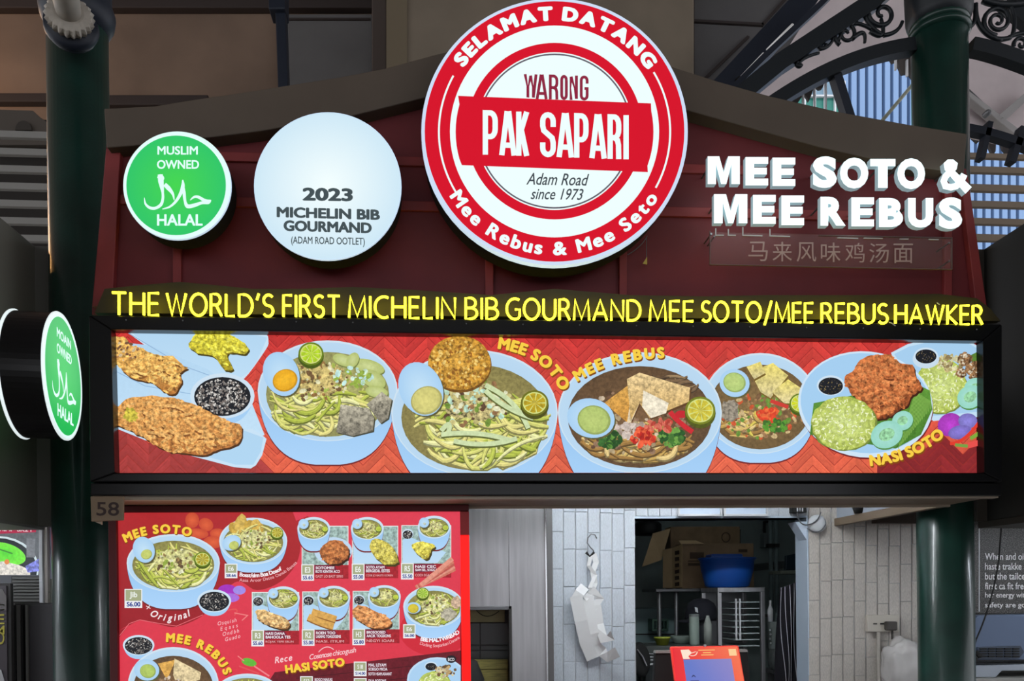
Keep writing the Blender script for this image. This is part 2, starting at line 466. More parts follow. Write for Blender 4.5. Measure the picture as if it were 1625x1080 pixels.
# slim dark post
t = thing('steel_post', 'slim dark steel post high up left of the round sign', 'post', P(450, 300, 7.6))
b = MB(); b.pxpoly([(434, -60), (450, -60), (463, 320), (447, 320)], 7.6, .12); b.build('shaft', M_iron_b, t, bevel=.01)
b = MB(); b.pxrect(426, -30, 452, 14, 7.55, .2); b.build('collar', M_iron_b, t, bevel=.01)

# sloping grey roof boards on the right and the steel rafters
M_roof = mat('grey roof boards', (92, 90, 90), 0.8, var=0.08, vscale=2)
rb = struct(MB().pxpoly([(1102, -80), (1400, -80), (1195, 150), (1165, 200), (1102, 260)], 8.2, .08).build('ceiling_slope', M_roof), 'grey sloping roof boards right of the pier')
for q in ([(1100, 30), (1212, 36), (1212, 40), (1100, 34)], [(1118, 122), (1186, 56), (1190, 58), (1122, 124)], [(1208, 38), (1245, -4), (1249, -2), (1212, 40)]):
    MB().pxpoly(q, 8.17, .03).build('board_joint', M_trim, rb)
t = thing('roof_rafter', 'broad blue black roof rafter sloping up beside the beige pier', 'rafter', P(1200, 200, 7.4))
MB().pxpoly([(1128, 132), (1262, -12), (1312, -12), (1182, 134), (1160, 150)], 7.4, .12).build('web', M_iron_b, t, bevel=.01)
t = thing('fluorescent_tube', 'white fluorescent tube along the sloping rafter', 'lamp', P(1180, 140, 7.38))
MB().tube([P(1174, 126, 7.385), P(1212, 86, 7.385)], .018).build('tube', mat('tube lamp glass', (205, 205, 205), .4, emit=.35), t, smooth=True)
MB().tube([P(1218, 80, 7.385), P(1258, 40, 7.385)], .018).build('tube', MATS['tube lamp glass'], t, smooth=True)
MB().tube([P(1170, 130, 7.385), P(1175, 125, 7.385)], .03).build('cap', M_blackm, t)
# pale sloping soffit seen between the rafters and through the ironwork
M_soffit = mat('pale pink soffit', (216, 202, 202), 0.8, var=0.05, vscale=3)
b = MB(); b.pxpoly([(1190, 160), (1230, 108), (1305, -10), (1460, -40), (1470, 70), (1330, 110), (1225, 168)], 7.0, .06)
sf = struct(b.build('ceiling_soffit', M_soffit), 'pale soffit strip seen through the iron scrollwork')
b = MB(); b.pxpoly([(1500, -300), (2500, -300), (2500, 300), (1720, 262), (1625, 232), (1500, 205)], 7.6, .06)
sf2 = struct(b.build('ceiling_panel', M_soffit), 'pale pinkish ceiling panels right of the iron column')
M_beam = mat('pale timber beam', (170, 166, 164), .8)
for q, Yq in (([(1528, 136), (1534, 150), (1630, 228), (1630, 214)], 7.45), ([(1581, 186), (1640, 136), (1640, 150), (1590, 196)], 7.45), ([(1528, 134), (1582, 186), (1584, 183), (1528, 130)], 7.5)):
    MB().pxpoly(q, Yq, .1).build('ceiling_beam', M_beam if Yq < 7.5 else M_greyb, sf2, bevel=.008)
b = MB(); b.lathe([(.03, 0), (.03, .05), (.015, .07)], P(1563, 183, 7.4), (0, -1, 0), 12); b.build('beam_bolt', M_steel_d, sf2)

# building far behind the arch, each cladding strip its own piece
BY = 26.0
t = thing('clad_tower', 'tall tower clad in pale blue vertical strips seen through the arch', 'building', (P(1400, 300, BY).x, BY, 0))
MB().pxrect(1330, -10, 1760, 1020, BY, 4).build('wall', mat('tower wall blue', (66, 86, 112), .5, var=.06), t)
M_strip = mat('pale blue cladding', (122, 152, 192), .4); M_strip2 = mat('slate blue cladding', (58, 80, 106), .4)
for i in range(32):
    x = 1338 + i * 13.3
    MB().pxrect(x, -10, x + 8.2, 1020, BY - .35, .35).build('cladding_strip', M_strip, t)
    MB().pxrect(x + 10.2, -10, x + 12, 1020, BY - .1, .1).build('cladding_groove', M_strip2, t)
t = thing('teal_building', 'low teal glass building with pale mullions behind the arch', 'building', (P(1300, 300, 24).x, 24, 0))
MB().pxrect(900, 150, 1345, 1020, 24, 2).build('wall', mat('teal glass', (48, 128, 116), .25), t)
for x in (1277, 1293, 1309, 1325, 1340):
    MB().pxrect(x, 128, x + 2, 1020, 23.9, .1).build('mullion', M_white, t)
MB().pxrect(1285, 150, 1345, 152.5, 23.9, .1).build('transom', M_white, t)
MB().pxpoly([(1288, 138), (1300, 140), (1310, 128), (1320, 132), (1345, 140), (1345, 150), (900, 150), (900, 60), (1240, 60), (1262, 138)], 24, 1).build('roof', mat('blue roof', (120, 150, 170), .6), t)
# fretwork valance boards (ragged hanging tongues) under the far eave
M_val = mat('grey valance boards', (66, 62, 60), .8)
t = struct(MB().pxpoly([(1225, 160), (1300, 116), (1350, 92), (1470, 70), (1470, 64), (1340, 84), (1225, 150)], 9.38, .05).build('trim_2', M_val), 'grey eave board with ragged valance behind the arch')
vals = [[(1225, 168), (1252, 138), (1274, 130), (1274, 152), (1264, 166)],
        [(1262, 140), (1290, 122), (1293, 134), (1288, 150), (1284, 160), (1278, 150), (1270, 148)],
        [(1286, 122), (1318, 104), (1326, 112), (1318, 126), (1309, 130), (1305, 140), (1300, 141), (1294, 136)],
        [(1310, 106), (1350, 92), (1349, 104), (1343, 113), (1337, 112), (1322, 118)],
        [(1346, 92), (1362, 88), (1372, 90), (1366, 97), (1358, 101), (1352, 97)],
        [(1404, 84), (1425, 78), (1426, 96), (1417, 99), (1411, 90)],
        [(1422, 78), (1442, 74), (1441, 116), (1432, 117), (1426, 104)],
        [(1440, 74), (1462, 72), (1462, 130), (1450, 126), (1444, 118)],
        [(1540, 215), (1552, 160), (1566, 172), (1562, 216), (1552, 226)], [(1566, 205), (1582, 210), (1580, 240), (1576, 246), (1570, 232)], [(1582, 205), (1606, 215), (1604, 250), (1592, 236)]]
for q in vals: MB().pxpoly(q, 9.4, .04).build('valance_board', M_val, t)
for x, y0, y1 in ((1254, 148, 162), (1274, 135, 165), (1292, 120, 172), (1310, 112, 175), (1421, 82, 110), (1439, 94, 120), (1531, 174, 198), (1547, 190, 206)):
    MB().pxrect(x, y0, x + 2.4, y1, 9.35, .03).build('hanger_rod', M_white, t)
MB().tube([P(1396, 196, 9.0), P(1462, 118, 9.0)], .02).build('stay_rod', mat('pale green rod', (165, 170, 150), .6), t, smooth=True)

# ------------------------------------------------------------------ iron columns and arch
YC = 3.72
def column(px_c, half, label, ring_y):
    c = P(px_c, 900, YC); c.z = 0; R = half / FPX * YC * 1.045
    t = thing('iron_column', label, 'column', c)
    MB().lathe([(R * 1.5, 0), (R * 1.5, .12), (R * 1.2, .2), (R, .3), (R, 6.2)], c, n=40).build('shaft', M_green, t, smooth=True)
    z = P(px_c, ring_y, YC).z
    for dz, k in ((0, 1.12), (.035, 1.07)):
        MB().lathe([(R * .98, z + dz - .02), (R * k, z + dz - .008), (R * k, z + dz + .008), (R * .98, z + dz + .02)], c, n=40).build('ring', M_green, t, smooth=True)
    return t, c, R
tL, cL, RL = column(133, 41, 'dark green round iron column at the left edge of the stall', 28)
tR, cR, RR = column(1500, 41, 'dark green round iron column carrying the arch right of the stall', 55)
z = P(1500, 50, YC).z
MB().lathe([(RR, z), (RR * 1.18, z + .06), (RR * 1.22, z + .2), (RR * 1.5, z + .5)], cR, n=24).build('capital', M_iron, tR, smooth=True)
z = P(133, 45, YC).z
MB().lathe([(RL, z - .02), (RL * 1.2, z + .03), (RL * 1.25, z + .07), (RL * 1.12, z + .12), (RL * 1.15, z + .4)], cL, n=32).build('capital', M_iron_b, tL, smooth=True)

def bar(mb, pts, w, Y, th):
    for q in ribbon(pts, w): mb.pxpoly(list(q), Y, th)
    return mb
t = thing('iron_arch', 'dark iron arch with scrollwork spandrels springing from the right column', 'arch', (cR.x, YC, P(1500, 150, YC).z))
arcL = bez((1205, 176), (1330, 84), (1454, 68), 18); arcR = bez((1546, 68), (1602, 78), (1700, 122), 10) + bez((1700, 122), (1830, 190), (1900, 330), 10)[1:]
bar(MB(), arcL, 21, YC - .02, .06).build('arch_rib', M_iron, t)
bar(MB(), arcR, 21, YC - .02, .06).build('arch_rib', M_iron, t)
bar(MB(), [(1160, 162), (1240, 96), (1380, 4), (1420, -30)], 27, YC - .02, .06).build('straight_rib', M_iron, t)
bar(MB(), [(1150, 152), (1212, 90), (1300, 8), (1320, -12)], 9, YC + .02, .04).build('straight_rib', M_iron_b, t)
bar(MB(), [(1322, 98), (1330, 118), (1352, 188), (1360, 210)], 13, YC, .05).build('arch_strut', M_iron_b, t)
bar(MB(), bez((1525, 200), (1580, 206), (1660, 240)) + [(1760, 300), (1860, 390)], 12, YC + .3, .05).build('lower_rib', M_iron_b, t)
bar(MB(), [(1573, 192), (1560, 250)], 8, YC + .3, .05).build('lower_strut', M_iron_b, t)
bar(MB(), [(1626, 200), (1608, 256)], 10, YC + .3, .05).build('lower_strut', M_iron_b, t)
def spiral(cx, cy, r0, a0, turns, n=40, flip=1):
    return [(cx + r0 * (1 - .86 * i / n) * math.cos(math.radians(a0) + flip * 2 * PI * turns * i / n), cy + r0 * (1 - .86 * i / n) * math.sin(math.radians(a0) + flip * 2 * PI * turns * i / n)) for i in range(n + 1)]
def scroll(pts, r0, r1):
    n = len(pts)
    MB().tube([P(x, y, YC) for x, y in pts], [(r0 + (r1 - r0) * i / (n - 1)) * 1.2 * YC / FPX for i in range(n)], n=6).build('scroll', M_iron, t, smooth=True)
scroll(spiral(1343, 54, 20, 120, 1.6, flip=1), 3, 2)
scroll(bez((1330, 66), (1344, 22), (1382, 46)), 2.5, 2.5)
scroll(bez((1300, 78), (1324, 76), (1324, 48)), 2.5, 2)
scroll(spiral(1303, 70, 8, 0, 1.2), 2.5, 2)
scroll(bez((1268, 104), (1268, 92), (1300, 84)), 2.5, 2)
scroll(spiral(1267, 101, 5, 20, 1.0), 3, 2)
scroll(bez((1374, 4), (1364, 36), (1402, 56)), 3, 2.5)
scroll(bez((1402, 56), (1426, 54), (1432, 34)), 3, 2.5)
scroll(spiral(1400, 22, 23, 200, 1.3, flip=-1), 3.5, 2.5)
scroll(bez((1352, 62), (1376, 40), (1372, 68)), 3.5, 2)
scroll(bez((1380, 50), (1410, 70), (1398, 30)), 3, 2.5)
scroll(spiral(1583, 33, 24, 95, 2.1, flip=1), 3.4, 2.2)
scroll(bez((1548, 6), (1546, 56), (1590, 64)), 3.4, 3)
scroll(bez((1536, 44), (1552, 40), (1546, 6)), 3.2, 2.5)
scroll(bez((1576, 58), (1578, 66), (1604, 60)), 4, 3)
scroll(bez((1600, 60), (1620, 48), (1650, 56)), 3, 3)
scroll(spiral(1620, 70, 12, 160, 1.1), 3, 2)
scroll(bez((1600, 4), (1616, 30), (1606, 58)), 3, 3)
scroll(bez((1560, 0), (1590, 14), (1640, 2)), 5, 5)
bar(MB(), [(1600, -2), (1660, 50), (1740, 120)], 22, YC, .05).build('spandrel_plate', M_iron, t)

# white lamp bracket at the top left
c = P(110, 26, 3.46)
t = thing('bracket_lamp', 'white tubular lamp bracket with crimped collar on the left column', 'lamp', c)
M_cream = mat('dusty white enamel', (176, 168, 156), .6, var=.06, vscale=20)
ax = (Vector(P(92, -70, 3.2)) - c).normalized()
MB().lathe([(.046, .0), (.05, .1), (.052, .3), (.052, .5)], c - ax * .02, ax, 24).build('stem', M_cream, t, smooth=True)
mb = MB(); n = 44; vs = []
for h, k, fl in ((-.025, .6, 0), (-.02, 1.0, .05), (0.0, 1.08, .08), (.016, 1.0, .04), (.024, .7, 0)):
    for i in range(n):
        a = 2 * PI * i / n; r = .082 * k * (1 + fl * (1 if i % 2 else -1)); vs.append((r, h, a))
u = ax.orthogonal().normalized(); w = ax.cross(u)
mb.add([c + ax * h + (u * math.cos(a) + w * math.sin(a)) * r for r, h, a in vs], [(i * n + k, i * n + (k + 1) % n, (i + 1) * n + (k + 1) % n, (i + 1) * n + k) for i in range(4) for k in range(n)] + [tuple(range(n)), tuple(4 * n + k for k in range(n))])
mb.build('collar', M_cream, t)
MB().lathe([(.09, -.09), (.105, -.06), (.1, -.03)], c, ax, 24).build('backplate', M_iron_b, t, smooth=True)

# ------------------------------------------------------------------ louvre slats of the side screens
M_slat = mat('grey louvre slat', (150, 148, 142), .6); M_slat2 = mat('tan louvre slat', (150, 132, 112), .6)
def louvre(name_label, rows, x0, x1, Y, m, back=None):
    tt = thing('louvre_screen', name_label, 'louvre', (P((x0 + x1) / 2, 300, Y).x, Y, P(800, rows[-1][1], Y).z))
    for (ya, yb) in rows:
        a = P(x0, ya, Y); c2 = P(x1, yb, Y)
        zt, zb = P((x0 + x1) / 2, ya, Y).z, P((x0 + x1) / 2, yb, Y).z
        MB().box(a.x, c2.x, Y, Y + .03, zb, zt).build('slat', m, tt, bevel=.004)
    for xx in (x0 + 4, x1 - 4):
        a = P(xx, 300, Y); MB().box(a.x - .02, a.x + .02, Y + .03, Y + .06, 0, P(xx, rows[0][0], Y).z).build('stile', M_blackm, tt)
    return tt
louvre('grey horizontal louvre slats left of the left column', [(207 + i * 27.4, 218 + i * 27.4) for i in range(8)], -60, 118, 4.9, M_slat)
louvre('tan horizontal louvre slats at the right edge above the dark hood', [(248, 256), (269, 279), (297, 308), (323, 333), (350, 360), (375, 386), (400, 408)], 1500, 2000, 4.9, M_slat2)
b = MB(); b.pxrect(-120, 190, 150, 460, 6.2, .1); struct(b.build('wall_left_far', mat('dark far wall', (44, 40, 36), .9)), 'dark wall behind the left louvres')
t = thing('arched_panel', 'pale arched panel above the left louvres', 'panel', P(40, 200, 6.1))
MB().pxpoly([(-40, 172), (52, 175), (64, 186), (84, 200), (100, 210), (100, 230), (-40, 230)], 6.05, .04).build('panel', mat('taupe panel', (86, 78, 70), .8), t, bevel=.005)
MB().pxpoly([(24, 206)] + [(37 + 13 * math.cos(math.radians(a)), 206 - 15 * math.sin(math.radians(a))) for a in range(180, -1, -20)], 6.03, .02).build('arch_mark', mat('dark taupe', (62, 56, 50), .8), t)

# ------------------------------------------------------------------ neighbouring hoods
M_hood = mat('charcoal hood laminate', (122, 119, 109), .6, var=.06, vscale=1.5)
M_hood2 = mat('taupe hood edge', (92, 90, 84), .65)
XL = P(67, 838, 3.78).x; zb = P(67, 836, 3.78).z; zt = P(62, 396, 3.78).z; XL2 = P(100, 838, 3.78).x
t = thing('stall_hood', 'charcoal hood of the neighbouring stall left of the left column', 'hood', (XL - .6, 3.2, zb))
MB().box(XL - 1.6, XL, 1.2, 3.78, zb, zt).build('side_panel', M_hood, t, bevel=.004)
MB().box(XL - .01, XL2, 3.74, 3.80, zb, zt).build('edge_strip', M_hood2, t, bevel=.003)
MB().box(XL - 1.6, XL + .006, 1.2, 3.79, zb - .012, zb).build('bottom_trim', mat('grey hood trim', (120, 118, 112), .6), t)
XR = P(1556, 828, 3.85).x; zbr = P(1556, 828, 3.85).z; ztr = P(1560, 402, 3.85).z; XR0 = P(1540, 828, 3.85).x
t = thing('stall_hood', 'charcoal hood of the neighbouring stall at the right edge', 'hood', (XR + .6, 3.2, zbr))
MB().box(XR, XR + 1.4, 1.0, 3.85, zbr, ztr).build('side_panel', mat('dark olive hood laminate', (52, 51, 46), .6, var=.06, vscale=1.5), t, bevel=.004)
MB().box(XR0, XR + .01, 3.8, 3.87, zbr, ztr).build('edge_strip', mat('brown hood edge', (66, 60, 52), .65), t, bevel=.003)
MB().box(XR - .006, XR + 1.4, 1.0, 3.86, zbr - .03, zbr).build('bottom_trim', MATS['brown hood edge'], t)

# unseen lamp added left of the frame to wash the far wall with warm light
t = thing('added_globe_lamp', 'unseen globe lamp added beyond the left edge to warm the far hall wall', 'lamp', (-6.4, 7.6, 6.2))
MB().lathe([(.02, -.16), (.1, -.13), (.15, -.05), (.16, .0), (.15, .05), (.1, .13), (.03, .16)], (-6.4, 7.6, 6.2), n=24).build('globe', mat('added warm lamp glass', (255, 190, 120), .4, emit=120), t, smooth=True)
MB().tube([(-6.4, 7.6, 6.34), (-6.4, 7.6, 9.0)], .02).build('stem', M_blackm, t)
# unseen tubes added under the neighbouring hoods to brighten both side stalls
for x0, x1, Y, z, lab in ((XL - 1.2, XL - .15, 3.6, zb - .05, 'unseen tube lamp added under the left neighbouring hood to light that stall'), (XR + .15, XR + 1.2, 3.5, zbr - .05, 'unseen tube lamp added under the right neighbouring hood to light that stall')):
    t = thing('added_tube_lamp', lab, 'lamp', ((x0 + x1) / 2, Y, z))
    MB().box(x0, x1, Y - .03, Y + .03, z + .0, z + .02).build('batten', M_white, t)
    MB().tube([(x0, Y, z - .012), (x1, Y, z - .012)], .012).build('tube', mat('added neighbour tube', (240, 246, 255), .4, emit=30), t, smooth=True)
# ------------------------------------------------------------------ stall fascia (pediment)
YF = 3.24            # red fascia face
M_red = mat('dark red fascia paint', (122, 44, 48), .55, var=.10, vscale=2.5, bump=.03, bscale=25)
M_redrail = mat('red batten paint', (150, 58, 58), .5, var=.06)
M_cap = mat('brown cap moulding', (96, 84, 72), .65, var=.06, vscale=3)
cap_top = [(165, 172), (245, 168), (300, 159), (400, 144), (540, 122), (612, 108), (692, 86), (790, 64), (880, 56), (970, 66), (1068, 106), (1140, 129), (1225, 153), (1330, 177), (1440, 197), (1535, 212)]
cap_bot = [(1530, 275), (1430, 262), (1300, 233), (1210, 208), (1088, 174), (980, 138), (880, 126), (780, 134), (680, 153), (560, 183), (410, 208), (330, 218), (210, 231), (169, 234)]
t = thing('stall_fascia', 'dark red stall pediment with brown curved cap behind the lit signs', 'fascia', (P(870, 480, YF).x, YF, P(870, 480, YF).z))
red = [(x, y - 8) for x, y in reversed(cap_bot)] + [(1533, 268), (1566, 486), (1566, 513), (146, 499), (146, 486), (169, 230)]
MB().pxpoly(red, YF, .06).build('panel', M_red, t)
MB().pxpoly(cap_top + cap_bot, YF - .07, .13).build('cap', M_cap, t, bevel=.004)
for q in ([(168, 236), (191, 236), (179, 462), (170, 486), (146, 486)], [(1527, 300), (1536, 276), (1566, 486), (1549, 486)]):
    MB().pxpoly(q, YF - .03, .03).build('side_board', M_redrail, t, bevel=.003)
for (x0, y0, x1, y1) in ((274, 218, 287, 520), (770, 130, 783, 520), (983, 140, 995, 520), (1499, 270, 1511, 520)):
    MB().pxrect(x0, y0, x1, y1, YF - .02, .02).build('batten', M_redrail, t, bevel=.002)
for q in ([(190, 308), (1527, 338), (1527, 353), (190, 323)], [(330, 240), (1180, 262), (1180, 276), (330, 254)]):
    MB().pxpoly(q, YF - .014, .014).build('rail', M_redrail, t, bevel=.002)

# ------------------------------------------------------------------ canopy with lightbox
YB = 3.10
zB = P(870, 785.5, YB).z; zT = P(870, 522, YB).z
xl = P(143, 786, YB).x; xr = P(1590, 786, YB).x
t = thing('canopy_box', 'long black canopy box framing the backlit food banner', 'canopy', ((xl + xr) / 2, YB, zB))
zw0 = P(870, 752, YB).z; zw1 = P(870, 531, YB).z
MB().box(xl, xr, YB + .04, YB + .34, zB + .012, zT - .0).build('body', M_blackm, t)
# frame rails round the print opening (corners follow the photo)
op = [(176, 522), (1560, 540), (1562, 750), (182, 750)]
ou = [(141, 500), (1590, 514), (1590, 764), (143, 764)]
for i in range(4):
    a, b_, c_, d_ = ou[i], ou[(i + 1) % 4], op[(i + 1) % 4], op[i]
    MB().pxpoly([a, b_, c_, d_], YB - .012, .055).build('frame_rail', M_black, t, bevel=.004)
MB().pxpoly([(143, 766), (1590, 766), (1590, 786), (143, 786)], YB - .006, .05).build('lower_rail', M_black, t, bevel=.004)
M_tan = mat('tan soffit board', (150, 130, 108), .6, var=.05); M_tan2 = mat('pale soffit edge', (184, 170, 150), .5)
MB().box(xl, xr, YB + .02, YB + .06, zB - .012, zB + .012).build('soffit_edge', M_tan2, t, bevel=.002)
MB().box(xl, xr, YB + .06, YB + .335, zB - .004, zB + .012).build('soffit_board', M_tan, t)
MB().box(xl, xr, YB + .335, YB + .35, zB - .014, zB + .012).build('soffit_edge', M_tan2, t, bevel=.002)
MB().box(xr - .035, xr, YB + .35, 4.46, zB - .012, zB + .03).build('side_beam', mat('tan side beam', (122, 106, 88), .6), t, bevel=.003)
MB().box(xr - .02, xr - .005, YB + .35, 4.46, zB + .03, zT).build('side_panel', mat('side panel white', (170, 180, 192), .6), t)
MB().box(xl, xl + .035, YB + .35, 4.46, zB - .012, zB + .03).build('side_beam', MATS['tan side beam'], t, bevel=.003)
MB().box(xl + .005, xl + .02, YB + .35, 4.46, zB + .03, zT).build('side_panel', MATS['side panel white'], t)
MB().box(xl, xr, YB + .34, 4.6, zT, zT + .04).build('roof_board', M_blackm, t)

# ------------------------------------------------------------------ neon line of lettering
YN = 3.085
M_neon = mat('yellow neon tube', (255, 242, 46), .4, emit=4.6)
t = thing('neon_sign', 'yellow neon lettering on a dark wavy board above the food banner', 'sign', (P(870, 515, YN).x, YN + .05, P(870, 515, YN).z))
MB().pxpoly([(150, 496), (166, 458), (225, 452), (285, 447), (340, 452), (400, 458), (480, 458), (560, 455), (660, 460), (780, 468), (880, 458), (1000, 468), (1120, 470), (1215, 468), (1350, 468), (1490, 466), (1550, 473), (1572, 490), (1588, 509)], YN + .045, .03).build('backing_board', mat('dark olive board', (58, 52, 36), .55), t)
words = [('THE', 178, 252), ("WORLD'S", 265, 433), ('FIRST', 450, 539), ('MICHELIN', 554, 722), ('BIB', 739, 790), ('GOURMAND', 804, 1016), ('MEE', 1031, 1100), ('SOTO/MEE', 1114, 1290), ('REBUS', 1304, 1408), ('HAWKER', 1421, 1559)]
def base_y(x): return 499 + (x - 178) * (514.5 - 499) / 1382
def cap_y(x): return 464 + (x - 178) * (485 - 464) / 1382
for wd, x0, x1 in words:
    ws = [stroke_glyph(ch)[0] for ch in wd]; gap = .24; tot = sum(ws) + gap * (len(wd) - 1); k = (x1 - x0) / tot; x = x0
    for ch, w_ in zip(wd, ws):
        mb = MB()
        for st in stroke_glyph(ch)[1]:
            q = [(x + u * k, base_y(x + u * k) + (cap_y(x + u * k) - base_y(x + u * k)) * v) for u, v in st]
            mb.tube([P(a, c, YN) for a, c in q], .0048, n=7)
        mb.build('neon_letter', M_neon, t, smooth=True)
        x += (w_ + gap) * k
for x in range(200, 1560, 90):
    MB().tube([P(x, base_y(x) + 8, YN), P(x, base_y(x) + 8, YN + .05)], .003, n=6).build('stand_off', M_steel_d, t)
MB().tube([P(1411, 511, YN), P(1416, 513, YN - .01), P(1421, 517, YN - .012)], .002).build('loose_wire', M_white, t)
MB().tube([P(1487, 480, YN), P(1491, 483, YN - .01)], .0018).build('loose_wire', M_white, t)

# ------------------------------------------------------------------ round signs
def disc_body(t, cx, cy, r, Y, th, m_side, ky=1.0, name='casing'):
    n = 72; f = [P(cx + r * math.cos(2 * PI * i / n), cy + r * ky * math.sin(2 * PI * i / n), Y) for i in range(n)]
    mb = MB(); mb.prism(f, (0, th, 0)); o = mb.build(name, m_side, t)
    for p in o.data.polygons: p.use_smooth = False
    return o
ARAB = [  # the two-lobed halal calligraphy as tapered strokes: (points, widths) in a 190 px crop frame scaled 1/5.684
    ([(365, 435), (372, 500), (388, 600), (388, 660), (370, 710), (320, 740), (270, 735), (232, 700), (222, 645)], [44, 50, 22, 24, 28, 26, 26, 18, 4]),
    ([(345, 470), (365, 448), (385, 470), (368, 505)], [20, 30, 34, 26]),
    ([(405, 525), (440, 560), (478, 610), (492, 668)], [36, 40, 24, 6]),
    ([(568, 484), (570, 540), (548, 610), (505, 680), (450, 728), (385, 748)], [8, 34, 30, 24, 18, 8]),
    ([(570, 500), (580, 600), (590, 680), (612, 722), (670, 715), (740, 692), (800, 690), (824, 668)], [10, 30, 24, 36, 34, 26, 26, 6]),
    ([(824, 668), (770, 672), (710, 640), (670, 640), (636, 668)], [6, 30, 26, 20, 6])]
def halal(pr, mp, top='MUSLIM', mx=lambda x, y: (x, y)):
    W_ = (226, 255, 250)
    def T(s, x0, x1, y0, y1, bold, tilt=0):
        vs, fs = glyphs(s, bold); a, b2, lo, hi = bbox(vs)
        q = [mx(x0 + (v[0] - a) / (b2 - a) * (x1 - x0), y1 - (v[1] - lo) / (hi - lo) * (y1 - y0)) for v in vs]
        for f in fs: pr.poly([q[i] for i in f], [pr.col(W_)] * len(f))
        pr.up()
    T(top, 340, 705, 180, 258, .022); T('OWNED', 336, 716, 306, 386, .022); T('HALAL', 336, 748, 794, 898, .024)
    for pts, ws in ARAB:
        # smooth the stroke
        sm = []; sw = []
        for i in range(len(pts) - 1):
            p0 = pts[max(i - 1, 0)]; p1 = pts[i]; p2 = pts[i + 1]; p3 = pts[min(i + 2, len(pts) - 1)]
            for k in range(5):
                u = k / 5
                f = lambda j: .5 * (2 * p1[j] + (p2[j] - p0[j]) * u + (2 * p0[j] - 5 * p1[j] + 4 * p2[j] - p3[j]) * u * u + (3 * p1[j] - p0[j] - 3 * p2[j] + p3[j]) * u ** 3)
                sm.append((f(0), f(1))); sw.append(ws[i] + (ws[i + 1] - ws[i]) * u)
        sm.append(pts[-1]); sw.append(ws[-1])
        for q in ribbon(sm, sw): pr.poly([mx(*p) for p in q], [pr.col(W_)] * 4)
        pr.up()
YS = 3.06
c0 = P(281, 294, YS)
t = thing('halal_sign', 'round green illuminated halal sign with white rim on the fascia', 'sign', c0)
disc_body(t, 281, 294, 85.5, YS, .012, M_glow_rim)
disc_body(t, 281, 294, 84, YS + .012, .095, M_blackm, name='back_tray')
pr = Print(YS - .0005)
pr.ell(281, 294, 85.5, 85.5, (228, 255, 252), n=72)
pr.ell(279.5, 294, 79, 79, (66, 214, 78), n=72, edge=(44, 198, 104)); fc = pr.build('face', PR_SIGN, t)
pr.layer = 10
halal(pr, None, mx=lambda x, y: (190 + x / 5.684, 200 + y / 5.684)); pr.build('lettering', PR_SIGN, fc)

c0 = P(520, 295, YS)
t = thing('award_sign', 'round white illuminated sign reading 2023 Michelin Bib Gourmand', 'sign', c0)
disc_body(t, 520, 295, 117, YS, .012, M_glow_rim)
disc_body(t, 520, 295, 115.5, YS + .012, .095, M_blackm, name='back_tray')
pr = Print(YS - .0005)
pr.ell(520, 295, 116.5, 116.5, (244, 255, 255), n=72, edge=(206, 232, 246)); fc = pr.build('face', PR_SIGN, t)
pr.layer = 10; G_ = (70, 82, 86)
for a_ in (('2023', 480, 560, 298, 319, G_, .04, 1.0), ('MICHELIN BIB', 439, 603, 330, 347, G_, .042, 1.6), ('GOURMAND', 450, 590, 351, 368.5, G_, .042, 1.6), ('(ADAM ROAD OOTLET)', 462, 579, 376, 391, G_, .013, 1.2)):
    pr.text(*a_); pr.build('lettering', PR_SIGN, fc)

YBIG = 3.0; cx, cy = 880, 209
c0 = P(cx, cy, YBIG)
t = thing('round_logo_sign', 'large round red and white illuminated shop sign at the top of the fascia', 'sign', c0)
disc_body(t, cx, 209, 211.5, YBIG, .03, M_glow_rim)
disc_body(t, cx, 209, 209, YBIG + .03, .135, M_blackm, name='back_tray')
pr = Print(YBIG - .0005); RED = (214, 2, 36); WH = (238, 255, 254)
pr.ell(cx, 209, 211.5, 211.5, (206, 222, 246), n=96); pr.ell(cx, cy - .5, 206, 206.5, RED, n=96)
pr.ell(cx, cy - .5, 166, 168, WH, n=96); fc = pr.build('face', PR_SIGN, t)
pr.layer = 8
pr.ring(cx, cy - 1, 125, 140, RED); pr.ring(cx, cy - 1, 120.5, 123, (96, 92, 104))
band = [(727, 152), (1033, 164)] + [(cx + 157 * math.cos(math.radians(a)), cy + 157 * math.sin(math.radians(a))) for a in range(-12, 22, 4)] + [(1028, 273), (733, 262)] + [(cx - 157 * math.cos(math.radians(a)), cy + 157 * math.sin(math.radians(a))) for a in range(16, -20, -4)]
pr.shape(band, RED)
pr.ring(cx, cy, 182, 185, WH, a0=-31, a1=29, n=40); pr.ring(cx, cy, 182, 185, WH, a0=148, a1=209, n=40)
pr.build('emblem', PR_SIGN, fc)
pr.layer = 16
pr.path_text('SELAMAT DATANG', circ(cx, cy, 176, -55, 56.5, 60), 23, WH, .06, 1.16); pr.build('lettering', PR_SIGN, fc)
pr.path_text('Mee Rebus & Mee Seto', [(cx + 196 * math.sin(math.radians(a)), cy + 196 * math.cos(math.radians(a))) for a in [-58.5 + 116 * i / 60 for i in range(61)]], 22, WH, .036, 1.12); pr.build('lettering', PR_SIGN, fc)
pr.poster('PAKSAPARI', [(766, 790), (792, 820), (819, 840), (857, 882), (883, 911), (911, 934), (935, 963), (964, 986), (989, 998)], WH, 8.4, 179, 249, 1.9, 880)
pr.build('lettering', PR_SIGN, fc)
pr.poster('WARONG', [(831, 853), (850, 869), (871, 886), (889, 901), (904, 917), (920, 934)], (140, 34, 62), 4.6, 119, 158, 1.6, 880)
pr.build('lettering', PR_SIGN, fc)
